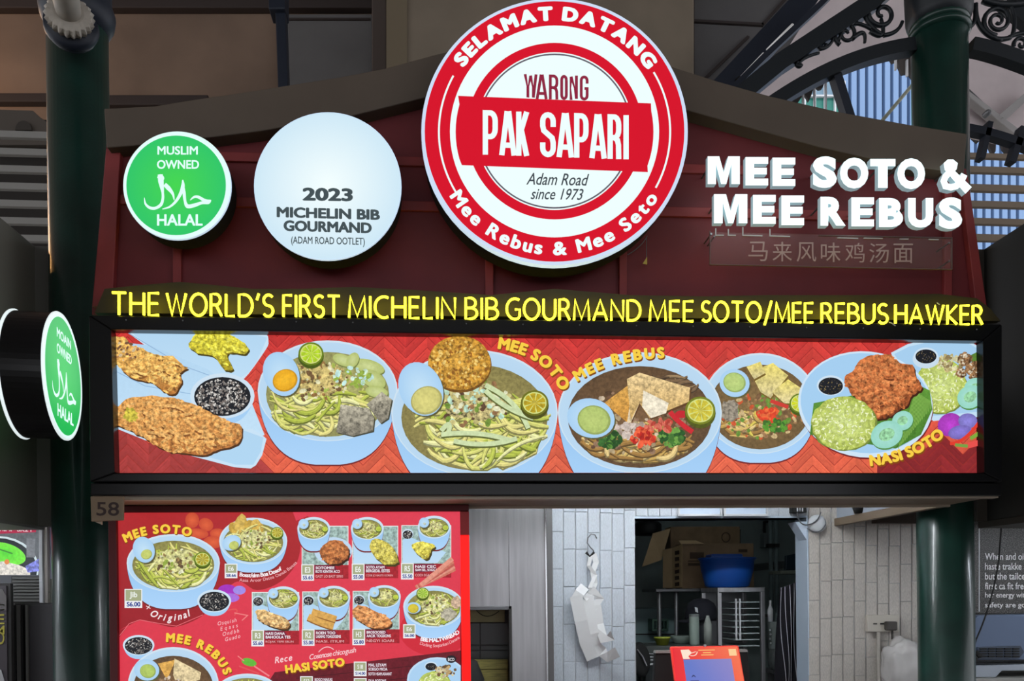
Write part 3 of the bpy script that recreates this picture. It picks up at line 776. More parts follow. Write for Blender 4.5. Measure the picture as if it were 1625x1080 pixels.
pr.text('Adam Road', 835, 935, 275, 294, (60, 68, 76), .008, 1.0, .35); pr.build('lettering', PR_SIGN, fc); pr.text('since 1973', 842, 926, 299, 317, (60, 68, 76), .008, 1.0, .35)
pr.build('lettering', PR_SIGN, fc)
# loose cable and tag under the big sign
tg = thing('sign_cable', 'thin loose cable with a small yellow tag below the round shop sign', 'cable', P(1020, 400, YF - .03))
MB().tube([P(x, y, YF - .03) for x, y in bez((996, 404), (1018, 392), (1027, 374))], .0016).build('wire', M_steel_d, tg)
MB().tube([P(1026, 378, YF - .03), P(1026, 412, YF - .03)], .0014).build('wire', M_steel_d, tg)
MB().pxpoly([(1020, 418), (1027, 407), (1027, 419)], YF - .04, .004).build('tag', mat('yellow tag', (205, 180, 90), .5), tg)

# ------------------------------------------------------------------ channel letters
YL = 3.09
M_lside = mat('channel letter return', (190, 216, 222), .5, emit=.3)
t = thing('channel_letter_sign', 'white illuminated block letters reading MEE SOTO and MEE REBUS', 'sign', P(1330, 362, YL))
rows = [('M', 1123, 1174, 248, 292), ('E', 1183, 1219, 249, 294), ('E', 1226, 1262, 250, 295), ('S', 1290, 1328, 248, 298), ('O', 1333, 1378, 250, 299), ('T', 1381, 1421, 252, 298), ('O', 1424, 1468, 251, 300), ('&', 1491, 1538, 253, 302),
        ('M', 1133, 1186, 308, 354), ('E', 1195, 1231, 309, 355), ('E', 1240, 1276, 310, 357), ('R', 1302, 1342, 312, 358), ('E', 1351, 1387, 313, 359), ('B', 1395, 1433, 314, 360), ('U', 1441, 1481, 314, 361), ('S', 1490, 1527, 313, 363)]
for ch, x0, x1, y0, y1 in rows:
    xm_ = (x0 + x1) / 2 - (0 if ch in 'TE&S' else (x1 - x0) * .36); ym_ = y0 + 8; q_ = P(xm_, ym_, YL + .02)
    MB().tube([q_, Vector((q_.x, YF, q_.z))], .004, n=6).build('stud', M_steel_d, t)
    if ch in 'M&ET':
        mb = MB()
        if ch == 'M':
            pts = [(0, 0), (0, 1), (.36, 1), (.5, .42), (.64, 1), (1, 1), (1, 0), (.74, 0), (.74, .72), (.58, 0), (.42, 0), (.26, .72), (.26, 0)]
            outs = [pts]
        elif ch == 'E': outs = [[(0, 0), (0, 1), (1, 1), (1, .76), (.38, .76), (.38, .62), (.94, .62), (.94, .39), (.38, .39), (.38, .24), (1, .24), (1, 0)]]
        elif ch == 'T': outs = [[(.31, 0), (.31, .75), (0, .75), (0, 1), (1, 1), (1, .75), (.69, .75), (.69, 0)]]
        else:
            k = [(.98, .0), (.62, .36), (.27, .72), (.25, .84), (.32, .90), (.42, .90), (.5, .84), (.48, .74), (.2, .45), (.14, .3), (.2, .14), (.38, .10), (.56, .14), (.72, .28), (.84, .52)]
            k = [(u, v) for u, v in k]; rb_ = ribbon(k, [.30, .26] + [.21] * 12 + [.22])
            outs = [[q[0] for q in rb_] + [rb_[-1][1], rb_[-1][2]] + [q[3] for q in reversed(rb_)]]
            outs = [[q[0], q[1], q[2], q[3]] for q in rb_]
        for o_ in outs:
            mb.prism([P(x0 + u * (x1 - x0), y1 - v * (y1 - y0), YL) for u, v in o_], (0, .025, 0))
        mb.mi = [0 if abs((mb.v[f[0]] - mb.v[f[1]]).cross(mb.v[f[2]] - mb.v[f[1]]).normalized().y) > .9 else 1 for f in mb.f]
        mb.build('channel_letter', [mat('lit white letter face', (232, 255, 255), .4, emit=1.2), M_lside], t)
        continue
    bold = .056
    vs, fs = glyphs(ch, bold, 0, .5); a, b2, lo, hi = bbox(vs); mb = MB()
    w_ = []
    for v in vs:
        p = P(x0 + (v[0] - a) / (b2 - a) * (x1 - x0), y1 - (v[1] - lo) / (hi - lo) * (y1 - y0), YL); p.y += (.5 - v[2]) * .025; w_.append(p)
    mb.v = w_
    for f in fs:
        zs = [vs[i][2] for i in f]
        mb.f.append(list(f)); mb.mi.append(0 if min(zs) > .49 else 1)
    mb.build('channel_letter', [mat('lit white letter face', (232, 255, 255), .4, emit=1.2), M_lside], t)
# acrylic strip with the Chinese line
M_acr = bpy.data.materials.new('clear acrylic'); M_acr.use_nodes = True
_b = M_acr.node_tree.nodes['Principled BSDF']; _b.inputs['Base Color'].default_value = (.5, .35, .35, 1); _b.inputs['Alpha'].default_value = .12; _b.inputs['Roughness'].default_value = .15
YA = 3.16
t = thing('acrylic_strip', 'clear acrylic strip with seven unlit Chinese characters', 'sign', P(1320, 425, YA))
MB().pxpoly([(1127, 368), (1511, 376), (1511, 427), (1127, 419)], YA, .006).build('acrylic_sheet', M_acr, t)
M_edge = mat('acrylic edge highlight', (128, 104, 102), .4)  # light caught on the sheet's edges, drawn as pale strips
for q in ([(1127, 419), (1511, 427)], [(1127, 366), (1127, 419)], [(1511, 376), (1511, 427)], [(1300, 373), (1511, 377)]):
    bar(MB(), q, 1.2, YA - .002, .008).build('edge', M_edge, t)
for i, ch in enumerate('马来风味鸡汤面'):
    xc = 1203 + i * 38.4; y0 = 383 + i * .55
    vs, fs = glyphs(ch, .0); a, b2, lo, hi = bbox(vs); mb = MB()
    mb.v = [P(xc - 15.5 + (v[0] - a) / (b2 - a) * 31, y0 + 31 - (v[1] - lo) / (hi - lo) * 31, YA - .004) for v in vs]; mb.f = [list(f) for f in fs]; mb.mi = [0] * len(fs)
    mb.build('character', mat('unlit grey pink letters', (205, 176, 168), .5), t)
for x, y in ((1505, 386), (1505, 415), (1133, 376), (1128, 372)):
    MB().lathe([(.004, 0), (.004, .006)], P(x, y, YA), (0, -1, 0), 10).build('screw', M_steel, t)
    q_ = P(x, y, YA); MB().tube([q_, Vector((q_.x, YF, q_.z))], .003, n=6).build('stud', M_steel_d, t)
for q in ([(1136, 362), (1136, 373), (1149, 373)], [(1156, 363), (1156, 373), (1168, 373)], [(1179, 360), (1179, 373), (1210, 374)], [(1222, 363), (1222, 374), (1254, 375)], [(1329, 377), (1362, 378)], [(1371, 377.5), (1401, 378)], [(1428, 379), (1442, 379)], [(1474, 379.5), (1490, 380)]):
    bar(MB(), q, 1.6, YA - .006, .004).build('led_clip', mat('pale clip', (205, 200, 200), .4), t)

# ------------------------------------------------------------------ number plate
YP = 3.07
t = thing('number_plate', 'small tan stall plate numbered 58 at the lower left canopy corner', 'plate', P(170, 826, YP))
MB().pxpoly([(143, 787), (196, 787), (195.5, 825), (144.5, 827)], YP, .012).build('plate', mat('tan plate', (146, 126, 102), .6, var=.04), t, bevel=.003)
pr = Print(YP - .001); pr.text('58', 153, 189, 796, 818, (58, 38, 34), .012, .5); pr.build('number', INK, t)
MB().pxpoly([(147, 826), (161, 826), (161, 832)], YP + .02, .01).build('bracket', M_tan2, t)

# ------------------------------------------------------------------ projecting halal drum
cD = PXP(100, 598, -1.46)
ang = math.radians(-8.5)          # turned a little away from the viewer
nrm = Vector((math.cos(ang), -math.sin(ang), 0)).normalized()
tan_ = Vector((-nrm.y, nrm.x, 0)); Rd = .2335
t = thing('projecting_drum_sign', 'black drum sign with green halal face projecting by the left column', 'sign', cD)
MB().lathe([(Rd * .985, -.142), (Rd, -.138), (Rd, -.004), (Rd * .985, 0)], cD, nrm, 72).build('drum', M_black, t)
for h in (-.145, .0):
    mb = MB(); mb.tube([cD + nrm * h + (tan_ * math.cos(2 * PI * i / 72) + Vector((0, 0, 1)) * math.sin(2 * PI * i / 72)) * Rd for i in range(72)], .0055, n=8, closed=True)
    mb.build('lit_rim', mat('lit drum rim', (232, 245, 246), .4, emit=.85), t, smooth=True)
def mapper(x, y, d): return cD + nrm * (.004 + d) + tan_ * (x * Rd) + Vector((0, 0, 1)) * (-y * Rd)
pr = Print(0, mapper=mapper)
pr.ell(0, 0, 1.0, 1.0, (228, 255, 252), n=64); pr.ell(0, 0, .94, .94, (50, 206, 92), n=64, edge=(28, 186, 84)); fc = pr.build('face', PR_SIGN, t)
pr.layer = 6; halal(pr, None, top='MOAIN', mx=lambda x, y: ((x - 513) / 470 * .97, (y - 540) / 470 * .93)); pr.build('lettering', PR_SIGN, fc)
for face in (-1,):
    MB().lathe([(Rd * .96, -.150), (Rd * .96, -.143)], cD, nrm, 64).build('face', mat('green acrylic', (40, 190, 90), .4, emit=.5), t)
MB().tube([cD - nrm * .07 + tan_ * Rd * .9, cD - nrm * .07 + tan_ * (Rd + .25)], .02).build('arm', M_blackm, t)
# ------------------------------------------------------------------ printed food (one print piece per dish)
NOOD = [(208, 208, 116), (226, 226, 162), (184, 194, 84), (218, 210, 130), (170, 182, 72)]
MEEB = [(206, 176, 104), (188, 154, 84), (222, 196, 132), (160, 122, 66)]
def wave_pts(x, y, l, a, bend, n=9):
    """a gently curling strand"""
    out = []; dx, dy = math.cos(a), math.sin(a)
    for i in range(n + 1):
        u = i / n - .5; k = bend * (1 - 4 * u * u)
        out.append((x + dx * l * u - dy * k, y + dy * l * u + dx * k))
    return out
def smooth(pts, k=4, jit=0.0):
    out = []; n = len(pts)
    for i in range(n):
        p0, p1, p2, p3 = pts[i - 1], pts[i], pts[(i + 1) % n], pts[(i + 2) % n]
        for j in range(k):
            u = j / k
            f = lambda q: .5 * (2 * p1[q] + (p2[q] - p0[q]) * u + (2 * p0[q] - 5 * p1[q] + 4 * p2[q] - p3[q]) * u * u + (3 * p1[q] - p0[q] - 3 * p2[q] + p3[q]) * u ** 3)
            out.append((f(0) + (rnd() - .5) * jit, f(1) + (rnd() - .5) * jit))
    return out
def in_ell(x, y, cx, cy, rx, ry): return ((x - cx) / rx) ** 2 + ((y - cy) / ry) ** 2 <= 1
def strands(pr, cx, cy, rx, ry, n, cols, w, lmin, lmax, lower=-1.0):
    k = 0; n = int(n * 1.7)
    while k < n:
        x = cx + (rnd() * 2 - 1) * rx; y = cy + (rnd() * (1 - lower) + lower) * ry
        if not in_ell(x, y, cx, cy, rx * .86, ry * .84): continue
        k += 1
        l = lmin + (lmax - lmin) * rnd(); a = (rnd() - .5) * 1.5 + (.6 if x < cx else -.6) * ((y - cy) / ry)
        pts = [p for p in wave_pts(x, y, l, a, (rnd() - .35) * l * .7) if in_ell(p[0], p[1], cx, cy, rx, ry)]
        if len(pts) < 4: continue
        ww = w * (.55 + .55 * rnd()); c = random.choice(cols); m_ = len(pts) - 1; tp = [ww * (.45 + .55 * min(1, 4 * min(i, m_ - i) / m_)) for i in range(m_ + 1)]
        pr.stroke([(p[0], p[1] + ww * .3) for p in pts], [v * 1.25 for v in tp], tuple(v * .62 for v in c), .25)
        pr.stroke(pts, tp, c, .2); pr.stroke([(p[0], p[1] - ww * .15) for p in pts], [v * .3 for v in tp], tuple(min(255, v * 1.12) for v in c), .1)
def blob(pr, cx, cy, rx, ry, c, g=.9, n=22, wob=.16, rot=0, edge=None): pr.ell(cx, cy, rx, ry, c, g, rot, edge, n, wob)
def crumbs(pr, cx, cy, rx, ry, n, cols, r0, r1, g=.35):
    for i in range(n):
        a = rnd() * 2 * PI; q = math.sqrt(rnd()); r = r0 + (r1 - r0) * rnd()
        pr.ell(cx + rx * q * math.cos(a), cy + ry * q * math.sin(a), r * (.8 + rnd()), r, random.choice(cols), g, rnd() * 180, n=9, wob=.12)
        if i % 5: pr.layer -= 1
def bowl(pr, cx, cy, rx, ry, bottom, soup, side=(150, 196, 238), rimc=(186, 216, 240), inner=.88):
    """white bowl: outer wall, rim, broth"""
    foot = .42
    wall = [(cx - rx, cy)]
    wall += bez((cx - rx, cy), (cx - rx * .92, cy + (bottom - cy) * .95), (cx - rx * foot * .4, bottom), 14)
    wall += bez((cx + rx * foot * .4, bottom), (cx + rx * .92, cy + (bottom - cy) * .95), (cx + rx, cy), 14)
    pr.shape([(x, y + 2.5) for x, y in wall], (120, 34, 34), 0)
    pr.shape(wall, side, 0, (172, 212, 250))
    pr.ell(cx, cy, rx, ry, (206, 226, 240), n=40); pr.ell(cx, cy + .8, rx - 2.2, ry - 2.2, (166, 204, 236), n=40, edge=rimc)
    pr.ell(cx, cy + ry * .07, rx * inner, ry * (inner - .04), soup, .3, n=36, edge=tuple(v * .8 for v in soup))
def egg(pr, x, y, rx, ry, rot, yx, yy, yr, yk, yc2=None):
    pr.ell(x + 2, y + 2.5, rx, ry, (96, 92, 52), .3, rot); pr.ell(x, y, rx, ry, (196, 226, 246), 0, rot, edge=(168, 208, 242))
    pr.ell(yx, yy, yr * 1.06, yr * .92, tuple(v * .86 for v in yk), .1, rot); pr.ell(yx - .6, yy - .6, yr * .94, yr * .82, yc2 or yk, .15, rot, edge=yk)
def lime(pr, x, y, r, c=(178, 196, 40), rim=(104, 128, 22)):
    pr.ell(x, y + r * .18, r * 1.02, r, tuple(v * .7 for v in rim), .2); pr.ell(x, y, r, r * .92, rim, .1); pr.ell(x, y, r * .86, r * .78, (214, 222, 130), .1)
    for i in range(9):
        a = 2 * PI * i / 9
        q = [(x, y), (x + r * .76 * math.cos(a + .06), y + r * .69 * math.sin(a + .06)), (x + r * .8 * math.cos(a + .34), y + r * .72 * math.sin(a + .34)), (x + r * .76 * math.cos(a + .62), y + r * .69 * math.sin(a + .62))]
        pr.shape(q, c, .35)
def sauce_cup(pr, x, y, rx, ry, deep, fleck=(210, 206, 200), n=60, dark=(26, 28, 34)):
    wall = [(x - rx, y)] + bez((x - rx, y), (x - rx * .8, y + deep), (x, y + deep), 8) + bez((x, y + deep), (x + rx * .8, y + deep), (x + rx, y), 8)
    pr.shape(wall, (164, 206, 244)); pr.ell(x, y, rx, ry, (206, 226, 242)); pr.ell(x, y + 1, rx * .88, ry * .86, dark, .2)
    crumbs(pr, x, y + 1, rx * .8, ry * .76, int(n * 1.7), [fleck, tuple(v * .6 for v in fleck), (120, 110, 104)], max(.4, rx * .014), max(.7, rx * .034), .2)
def fried(pr, pts, c, dark, hi, n=30, w=2.2):
    """a fritter: grainy body with ridge strokes"""
    x0 = min(p[0] for p in pts); x1 = max(p[0] for p in pts); y0 = min(p[1] for p in pts); y1 = max(p[1] for p in pts)
    pts = smooth(pts, 4, w * 1.1); c = tuple(min(255, v * 1.1) for v in c); dark = tuple(v * 1.15 for v in dark)
    pr.shape([(x + 2, y + 3) for x, y in pts], tuple(v * .45 for v in dark), .2); pr.shape(pts, c, .75, dark)
    cx, cy, rx, ry = (x0 + x1) / 2, (y0 + y1) / 2, (x1 - x0) / 2, (y1 - y0) / 2
    def inside(x, y):
        k = False
        for i in range(len(pts)):
            (xa, ya), (xb, yb) = pts[i], pts[i - 1]
            if (ya > y) != (yb > y) and x < (xb - xa) * (y - ya) / (yb - ya) + xa: k = not k
        return k
    for i in range(max(4, n // 5)):          # broad folds, then the blistered skin
        x = cx + (rnd() * 2 - 1) * rx * .7; y = cy + (rnd() * 2 - 1) * ry * .6; st = wave_pts(x, y, rx * .5, .2 + (rnd() - .5) * .8, (rnd() - .5) * ry * .5)
        st = [p for p in st if inside(p[0], p[1] + w * 2) and inside(p[0], p[1] - w * 2)]
        if len(st) > 3:
            m_ = len(st) - 1; tp = [w * 2.4 * math.sin(PI * (i2 + .3) / (m_ + .6)) for i2 in range(m_ + 1)]
            pr.stroke([(a, b + w) for a, b in st], tp, tuple(v * .8 for v in dark), .7); pr.stroke(st, [v * .8 for v in tp], tuple(c[j] + (hi[j] - c[j]) * .45 for j in range(3)), .7)
    m = 0; tries = 0
    while m < n * 4 and tries < n * 30:
        tries += 1
        x = x0 + rnd() * (x1 - x0); y = y0 + rnd() * (y1 - y0)
        if not (inside(x, y) and inside(x + w * 2, y + w) and inside(x - w * 2, y - w)): continue
        m += 1; f = .35 + .5 * rnd()
        cc = tuple(c[j] + ((hi if m % 3 else dark)[j] - c[j]) * f for j in range(3)); r = w * (.6 + 1.1 * rnd())
        pr.ell(x, y, r * 1.8, r * .8, cc, .8, 12 + (rnd() - .5) * 90, c, n=10, wob=.15)
        if m % 4: pr.layer -= 1
def rice(pr, cx, cy, rx, ry, n=230, c=((214, 226, 130), (232, 240, 178), (190, 206, 96), (240, 246, 206))):
    pr.ell(cx + 1, cy + 2, rx * 1.02, ry, (120, 136, 60), .2, wob=.03, n=36); pr.ell(cx, cy, rx, ry, (208, 222, 142), .35, wob=.03, n=36, edge=(176, 192, 86))
    for i in range(n):
        a = rnd() * 2 * PI; q = math.sqrt(rnd()) * .97; r = 1.5
        x, y = cx + rx * q * math.cos(a), cy + ry * q * math.sin(a); t_ = rnd() * PI
        pr.stroke([(x - 2.2 * math.cos(t_), y - 2.2 * math.sin(t_)), (x + 2.2 * math.cos(t_), y + 2.2 * math.sin(t_))], 1.7, random.choice(c), .1)
        if i % 3: pr.layer -= 1
def cucumber(pr, x, y, rx, ry, rot=-25):
    pr.ell(x + .8, y + 2.4, rx, ry, (86, 140, 70), .1, rot); pr.ell(x, y, rx, ry, (174, 226, 216), .05, rot, edge=(150, 214, 196)); pr.ell(x, y, rx * .5, ry * .46, (150, 208, 160), .5, rot)
def soto_bowl(pr, cx, cy, rx, ry, bottom, full=True, n=60):
    bowl(pr, cx, cy, rx, ry, bottom, (170, 164, 92))
    strands(pr, cx, cy + ry * .08, rx * .85, ry * .8, n, NOOD, rx * .06, rx * .35, rx * .8)
    blob(pr, cx + rx * .05, cy - ry * .08, rx * .45, ry * .38, (206, 204, 140), .9)
    crumbs(pr, cx + rx * .05, cy - ry * .08, rx * .5, ry * .42, n, [(150, 126, 78), (198, 196, 120), (150, 172, 70), (226, 226, 190), (104, 84, 56)], rx * .015, rx * .045)

# ---------------- the long banner
WINB = [(176.5, 522.5), (1560, 540.3), (1562, 750), (182, 750)]
tb = [o for o in COL.objects if o.name == 'canopy_box'][0]
pr = Print(YB + .034, WINB)
pr.shape([(170, 515), (1570, 515), (1570, 620), (170, 620)], (150, 30, 32), .1, (160, 38, 36)); pr.layer -= 1
pr.shape([(170, 620), (1570, 620), (1570, 760), (170, 760)], (150, 34, 32), .1, (160, 50, 40))
# woven strips
LC = (150, 30, 32)
def weave_col(x, y):
    if (x < 395 + (y - 700) * .9 and y > 685) : base = (176, 64, 62)
    elif x > 1384 and y > 712: base = (146, 42, 46)
    else:
        k = max(0, min(1, (y - 530) / 215)); base = tuple((212, 56, 54)[j] + ((232, 104, 74)[j] - (212, 56, 54)[j]) * k for j in range(3))
    return base
WC, WS = 34, 17
for i in range(0, 42):
    x0 = 168 + i * WC; d = 1 if i % 2 else -1
    for j in range(-4, 20):
        y = 500 + j * WS; ya, yb = (y, y + WC) if d > 0 else (y + WC, y)
        q = [(x0, ya + .6), (x0 + WC, yb + .6), (x0 + WC, yb + WS - .6), (x0, ya + WS - .6)]
        f = .94 + .12 * rnd(); c_ = tuple(min(255, v * f) for v in weave_col(x0 + WC / 2, (ya + yb) / 2 + WS / 2)); ca = pr.col(c_, .12); cb2 = pr.col(tuple(v * .93 for v in c_), .12)
        pr.poly(q, [ca, ca, cb2, cb2])
        pr.poly([(x0 + WC * .35, ya + (yb - ya) * .35 + WS * .3), (x0 + WC * .9, ya + (yb - ya) * .9 + WS * .3), (x0 + WC * .9, ya + (yb - ya) * .9 + WS * .36), (x0 + WC * .35, ya + (yb - ya) * .35 + WS * .36)], [pr.col(tuple(v * .72 for v in c_))] * 4) if rnd() < .5 else None
pr.layer += 1
pr.build('woven_mat_print', PR_LIT, tb)
# plates with fritters
PL = (176, 212, 240); PLE = (200, 226, 246)
pr.shape(smooth([(300, 522), (410, 527), (426, 541), (418, 560), (386, 602), (360, 612), (286, 582), (200, 520)]), PLE); pr.shape(smooth([(296, 524), (408, 532), (420, 545), (380, 600), (290, 578), (206, 522)]), PL, 0, (190, 222, 246))
pr.shape([(170, 540), (240, 548), (330, 586), (400, 640), (420, 690), (380, 700), (170, 650)], PL, .03, (196, 226, 248))
pr.stroke([(200, 526), (290, 580), (345, 600)], 1.3, (146, 180, 214)); pr.stroke([(178, 586), (230, 612), (310, 626)], 1.3, (150, 186, 220))
pr.shape([(176, 676), (230, 698), (300, 722), (372, 741), (398, 743), (406, 738), (416, 722), (423, 696), (416, 690), (400, 680), (330, 690), (176, 640)], PLE); pr.shape([(176, 668), (300, 716), (374, 737), (402, 737), (414, 716), (418, 694), (380, 680), (176, 640)], PL, 0, (176, 214, 242))
pr.build('plate_print', PR_LIT, tb)
fried(pr, [(300, 545), (318, 526), (352, 526), (378, 538), (394, 552), (388, 562), (362, 560), (364, 574), (370, 586), (356, 586), (340, 566), (318, 562), (304, 554)], (206, 198, 60), (142, 126, 30), (236, 232, 110), 26, 2)
pr.build('fritter_print', PR_LIT, tb)
fried(pr, [(172, 540), (196, 534), (208, 548), (224, 552), (246, 562), (274, 566), (292, 580), (298, 584), (286, 592), (290, 606), (276, 624), (258, 620), (244, 608), (218, 602), (196, 590), (186, 576), (172, 572)], (222, 174, 92), (150, 96, 44), (246, 216, 140), 40, 2.2)
crumbs(pr, 200, 556, 22, 16, 26, [(170, 120, 80), (120, 84, 60), (214, 190, 150)], 1, 2.6); pr.build('fritter_print', PR_LIT, tb)
sauce_cup(pr, 353, 628, 51, 36, 46, n=240); pr.build('sauce_cup_print', PR_LIT, tb)
fried(pr, [(176, 652), (188, 644), (204, 632), (240, 628), (276, 632), (312, 644), (340, 656), (362, 668), (380, 672), (385, 686), (376, 704), (350, 712), (326, 722), (296, 720), (264, 714), (238, 700), (216, 688), (190, 676), (178, 672)], (208, 152, 84), (150, 92, 44), (238, 194, 126), 70, 2.6)
pr.ell(208, 658, 11, 12, (206, 190, 70), .7, wob=.2); pr.build('fritter_print', PR_LIT, tb)
pr.base += 60; pr.layer = pr.base
# bowl 1
bowl(pr, 520, 620, 111, 80, 737, (184, 182, 112))
strands(pr, 515, 636, 90, 58, 60, NOOD, 6, 30, 66, -.2)
blob(pr, 505, 602, 46, 28, (196, 176, 110), 1.0); crumbs(pr, 505, 605, 52, 34, 110, [(150, 112, 64), (206, 186, 116), (170, 186, 84), (116, 88, 56), (228, 224, 180)], 1.4, 4)
for x, y, rx, ry, ro in ((585, 582, 26, 11, 15), (545, 572, 17, 9, 20), (560, 572, 9, 13, 30), (592, 602, 22, 13, 30), (598, 622, 18, 9, 10)): pr.ell(x + 1, y + 2, rx, ry, (120, 130, 70), .2, ro); pr.ell(x, y, rx, ry, (206, 216, 150), .1, ro, edge=(180, 192, 112))
crumbs(pr, 560, 600, 30, 16, 40, [(190, 226, 220), (210, 236, 214), (150, 176, 70)], 1.5, 4)
for q in ([(541, 642), (585, 648), (594, 664), (592, 684), (560, 692), (534, 686)], [(582, 642), (606, 622), (622, 634), (616, 664), (604, 672)]):
    pr.shape([(x + 2, y + 2) for x, y in q], (70, 70, 56)); pr.shape(q, (176, 170, 150), .75, (128, 122, 108))
lime(pr, 494, 562, 20, (176, 208, 44)); egg(pr, 447, 594, 28, 36, -22, 453, 604, 19, (236, 172, 30), (246, 188, 44)); pr.build('noodle_bowl_print', PR_LIT, tb)
# bowl 2 (mee soto)
bowl(pr, 753, 655, 132, 100, 790, (168, 156, 92))
strands(pr, 765, 668, 110, 76, 95, NOOD, 7.5, 40, 90, -.6)
blob(pr, 752, 636, 50, 30, (190, 176, 120), 1.0); crumbs(pr, 752, 640, 60, 38, 130, [(150, 112, 74), (200, 190, 126), (120, 150, 60), (96, 70, 50), (226, 226, 190), (190, 224, 200)], 1.6, 4.6)
for q in (bez((700, 684), (720, 660), (710, 692)), bez((700, 690), (760, 682), (812, 700)), bez((720, 700), (770, 712), (820, 696)), bez((770, 612), (820, 634), (838, 680)), bez((770, 620), (800, 650), (846, 664))): pr.stroke([(x, y + 2) for x, y in q], 9, (96, 104, 50), .2); pr.stroke(q, 7.5, (206, 222, 172), .15)
lime(pr, 848, 640, 22, (190, 164, 34), (110, 112, 24))
pr.ell(730, 580, 50, 44, (120, 80, 26), .3); pr.ell(729, 577, 50, 43, (212, 160, 66), .8, wob=.015, edge=(190, 138, 48)); crumbs(pr, 729, 577, 46, 39, 170, [(240, 206, 120), (176, 120, 44), (228, 184, 92), (150, 98, 34)], 1, 2.4)
egg(pr, 668, 618, 34, 44, -24, 677, 636, 24, (206, 200, 120), (224, 216, 130)); pr.build('noodle_bowl_print', PR_LIT, tb)
# bowl 4
bowl(pr, 1206, 640, 91, 80, 734, (140, 112, 70))
strands(pr, 1180, 672, 50, 22, 22, MEEB + [(214, 196, 90)], 5, 26, 50); crumbs(pr, 1210, 660, 66, 36, 150, [(170, 130, 90), (206, 180, 130), (120, 90, 60), (206, 90, 50), (110, 150, 60)], 1.6, 4)
for q in ([(1190, 590), (1226, 576), (1250, 596), (1222, 632), (1206, 622)], [(1224, 622), (1250, 602), (1282, 624), (1270, 640), (1244, 640)], [(1184, 582), (1206, 574), (1214, 592), (1196, 602)]):
    pr.shape([(x + 1, y + 3) for x, y in q], (120, 96, 36)); pr.shape(q, (230, 214, 110), .4, (214, 200, 150))
crumbs(pr, 1222, 660, 16, 12, 44, [(220, 70, 40), (236, 110, 60)], 2, 4.5); pr.stroke([(1222, 636), (1250, 646)], 6, (206, 60, 50)); crumbs(pr, 1230, 676, 20, 10, 34, [(90, 150, 50), (60, 110, 40)], 1.5, 4)
blob(pr, 1158, 652, 14, 18, (150, 140, 124), .7); lime(pr, 1269, 640, 17, (206, 214, 40)); egg(pr, 1165, 608, 24, 22, 15, 1165, 607, 17, (178, 204, 120), (194, 214, 130)); pr.build('noodle_bowl_print', PR_LIT, tb)
pr.base += 150; pr.layer = pr.base
# bowl 3 (mee rebus)
bowl(pr, 1015, 655, 130, 96, 800, (122, 92, 62))
strands(pr, 1010, 700, 92, 32, 46, MEEB, 7, 40, 86, -.4)
crumbs(pr, 1000, 672, 100, 50, 170, [(150, 118, 92), (110, 80, 60), (206, 186, 160), (90, 66, 46), (176, 156, 120)], 1.6, 4.5)
strands(pr, 1060, 610, 50, 20, 12, [(120, 96, 70), (150, 124, 90), (90, 70, 50)], 5, 30, 50)
q = [(958, 640), (1004, 606), (996, 672)]; q2 = [(994, 602), (1014, 592), (1094, 616), (1092, 638), (1030, 664), (1014, 640), (1000, 668)]
pr.shape([(x + 2, y + 3) for x, y in q2], (96, 64, 34)); pr.shape(q, (222, 170, 84), .45, (206, 146, 62)); pr.shape([(1004, 606), (1014, 640), (1000, 672), (994, 672)], (226, 206, 170), .5); pr.shape(q2, (228, 200, 146), .55, (206, 168, 100)); pr.shape([(1020, 620), (1060, 640), (1056, 656), (1032, 664), (1018, 646)], (240, 230, 206), .3)
crumbs(pr, 1000, 684, 26, 12, 50, [(206, 190, 180), (170, 150, 136)], 2, 5); crumbs(pr, 1020, 692, 20, 14, 60, [(206, 60, 40), (232, 96, 60), (176, 36, 28)], 2, 5)
crumbs(pr, 968, 698, 16, 13, 50, [(60, 110, 48), (96, 146, 60), (40, 80, 34)], 2, 5); crumbs(pr, 1064, 694, 20, 14, 60, [(70, 120, 50), (110, 160, 70), (40, 86, 36)], 2, 5); crumbs(pr, 1046, 676, 22, 9, 30, [(214, 110, 90), (190, 70, 56)], 2, 4.5)
pr.stroke(bez((1062, 654), (1076, 672), (1098, 686)), 8, (206, 40, 48), .1); pr.ell(1080, 658, 10, 6, (196, 36, 44))
lime(pr, 1110, 652, 24, (204, 190, 60), (120, 130, 30)); egg(pr, 937, 664, 38, 31, 14, 942, 667, 25, (176, 196, 110), (190, 208, 120)); pr.build('noodle_bowl_print', PR_LIT, tb)
# plate at the right edge
pr.shape([(1413, 560), (1440, 546), (1480, 538), (1530, 538), (1570, 560), (1570, 660), (1480, 668), (1440, 640)], (196, 224, 244)); pr.shape([(1418, 562), (1442, 550), (1482, 541), (1530, 542), (1566, 562), (1566, 652), (1480, 660)], (166, 206, 238))
pr.shape([(1535, 566), (1570, 548), (1570, 590), (1545, 580)], (90, 130, 50), .2)
rice(pr, 1492, 612, 40, 44, 190); crumbs(pr, 1506, 576, 22, 12, 60, [(190, 176, 120), (150, 130, 90), (220, 214, 170)], 1.5, 4)
for x, y, r in ((1530, 570, 12), (1544, 586, 14), (1548, 598, 11), (1524, 592, 9)): blob(pr, x, y, r, r * .9, (150, 112, 76), 1.0); crumbs(pr, x, y, r * .7, r * .7, 14, [(220, 206, 180), (110, 76, 50)], .8, 1.8)
pr.ell(1468, 570, 21, 15, (200, 220, 236)); sauce_cup(pr, 1468, 565, 19, 13, 12, (150, 130, 80), 22); cucumber(pr, 1546, 616, 18, 16); cucumber(pr, 1538, 630, 21, 18); pr.build('rice_plate_print', PR_LIT, tb)
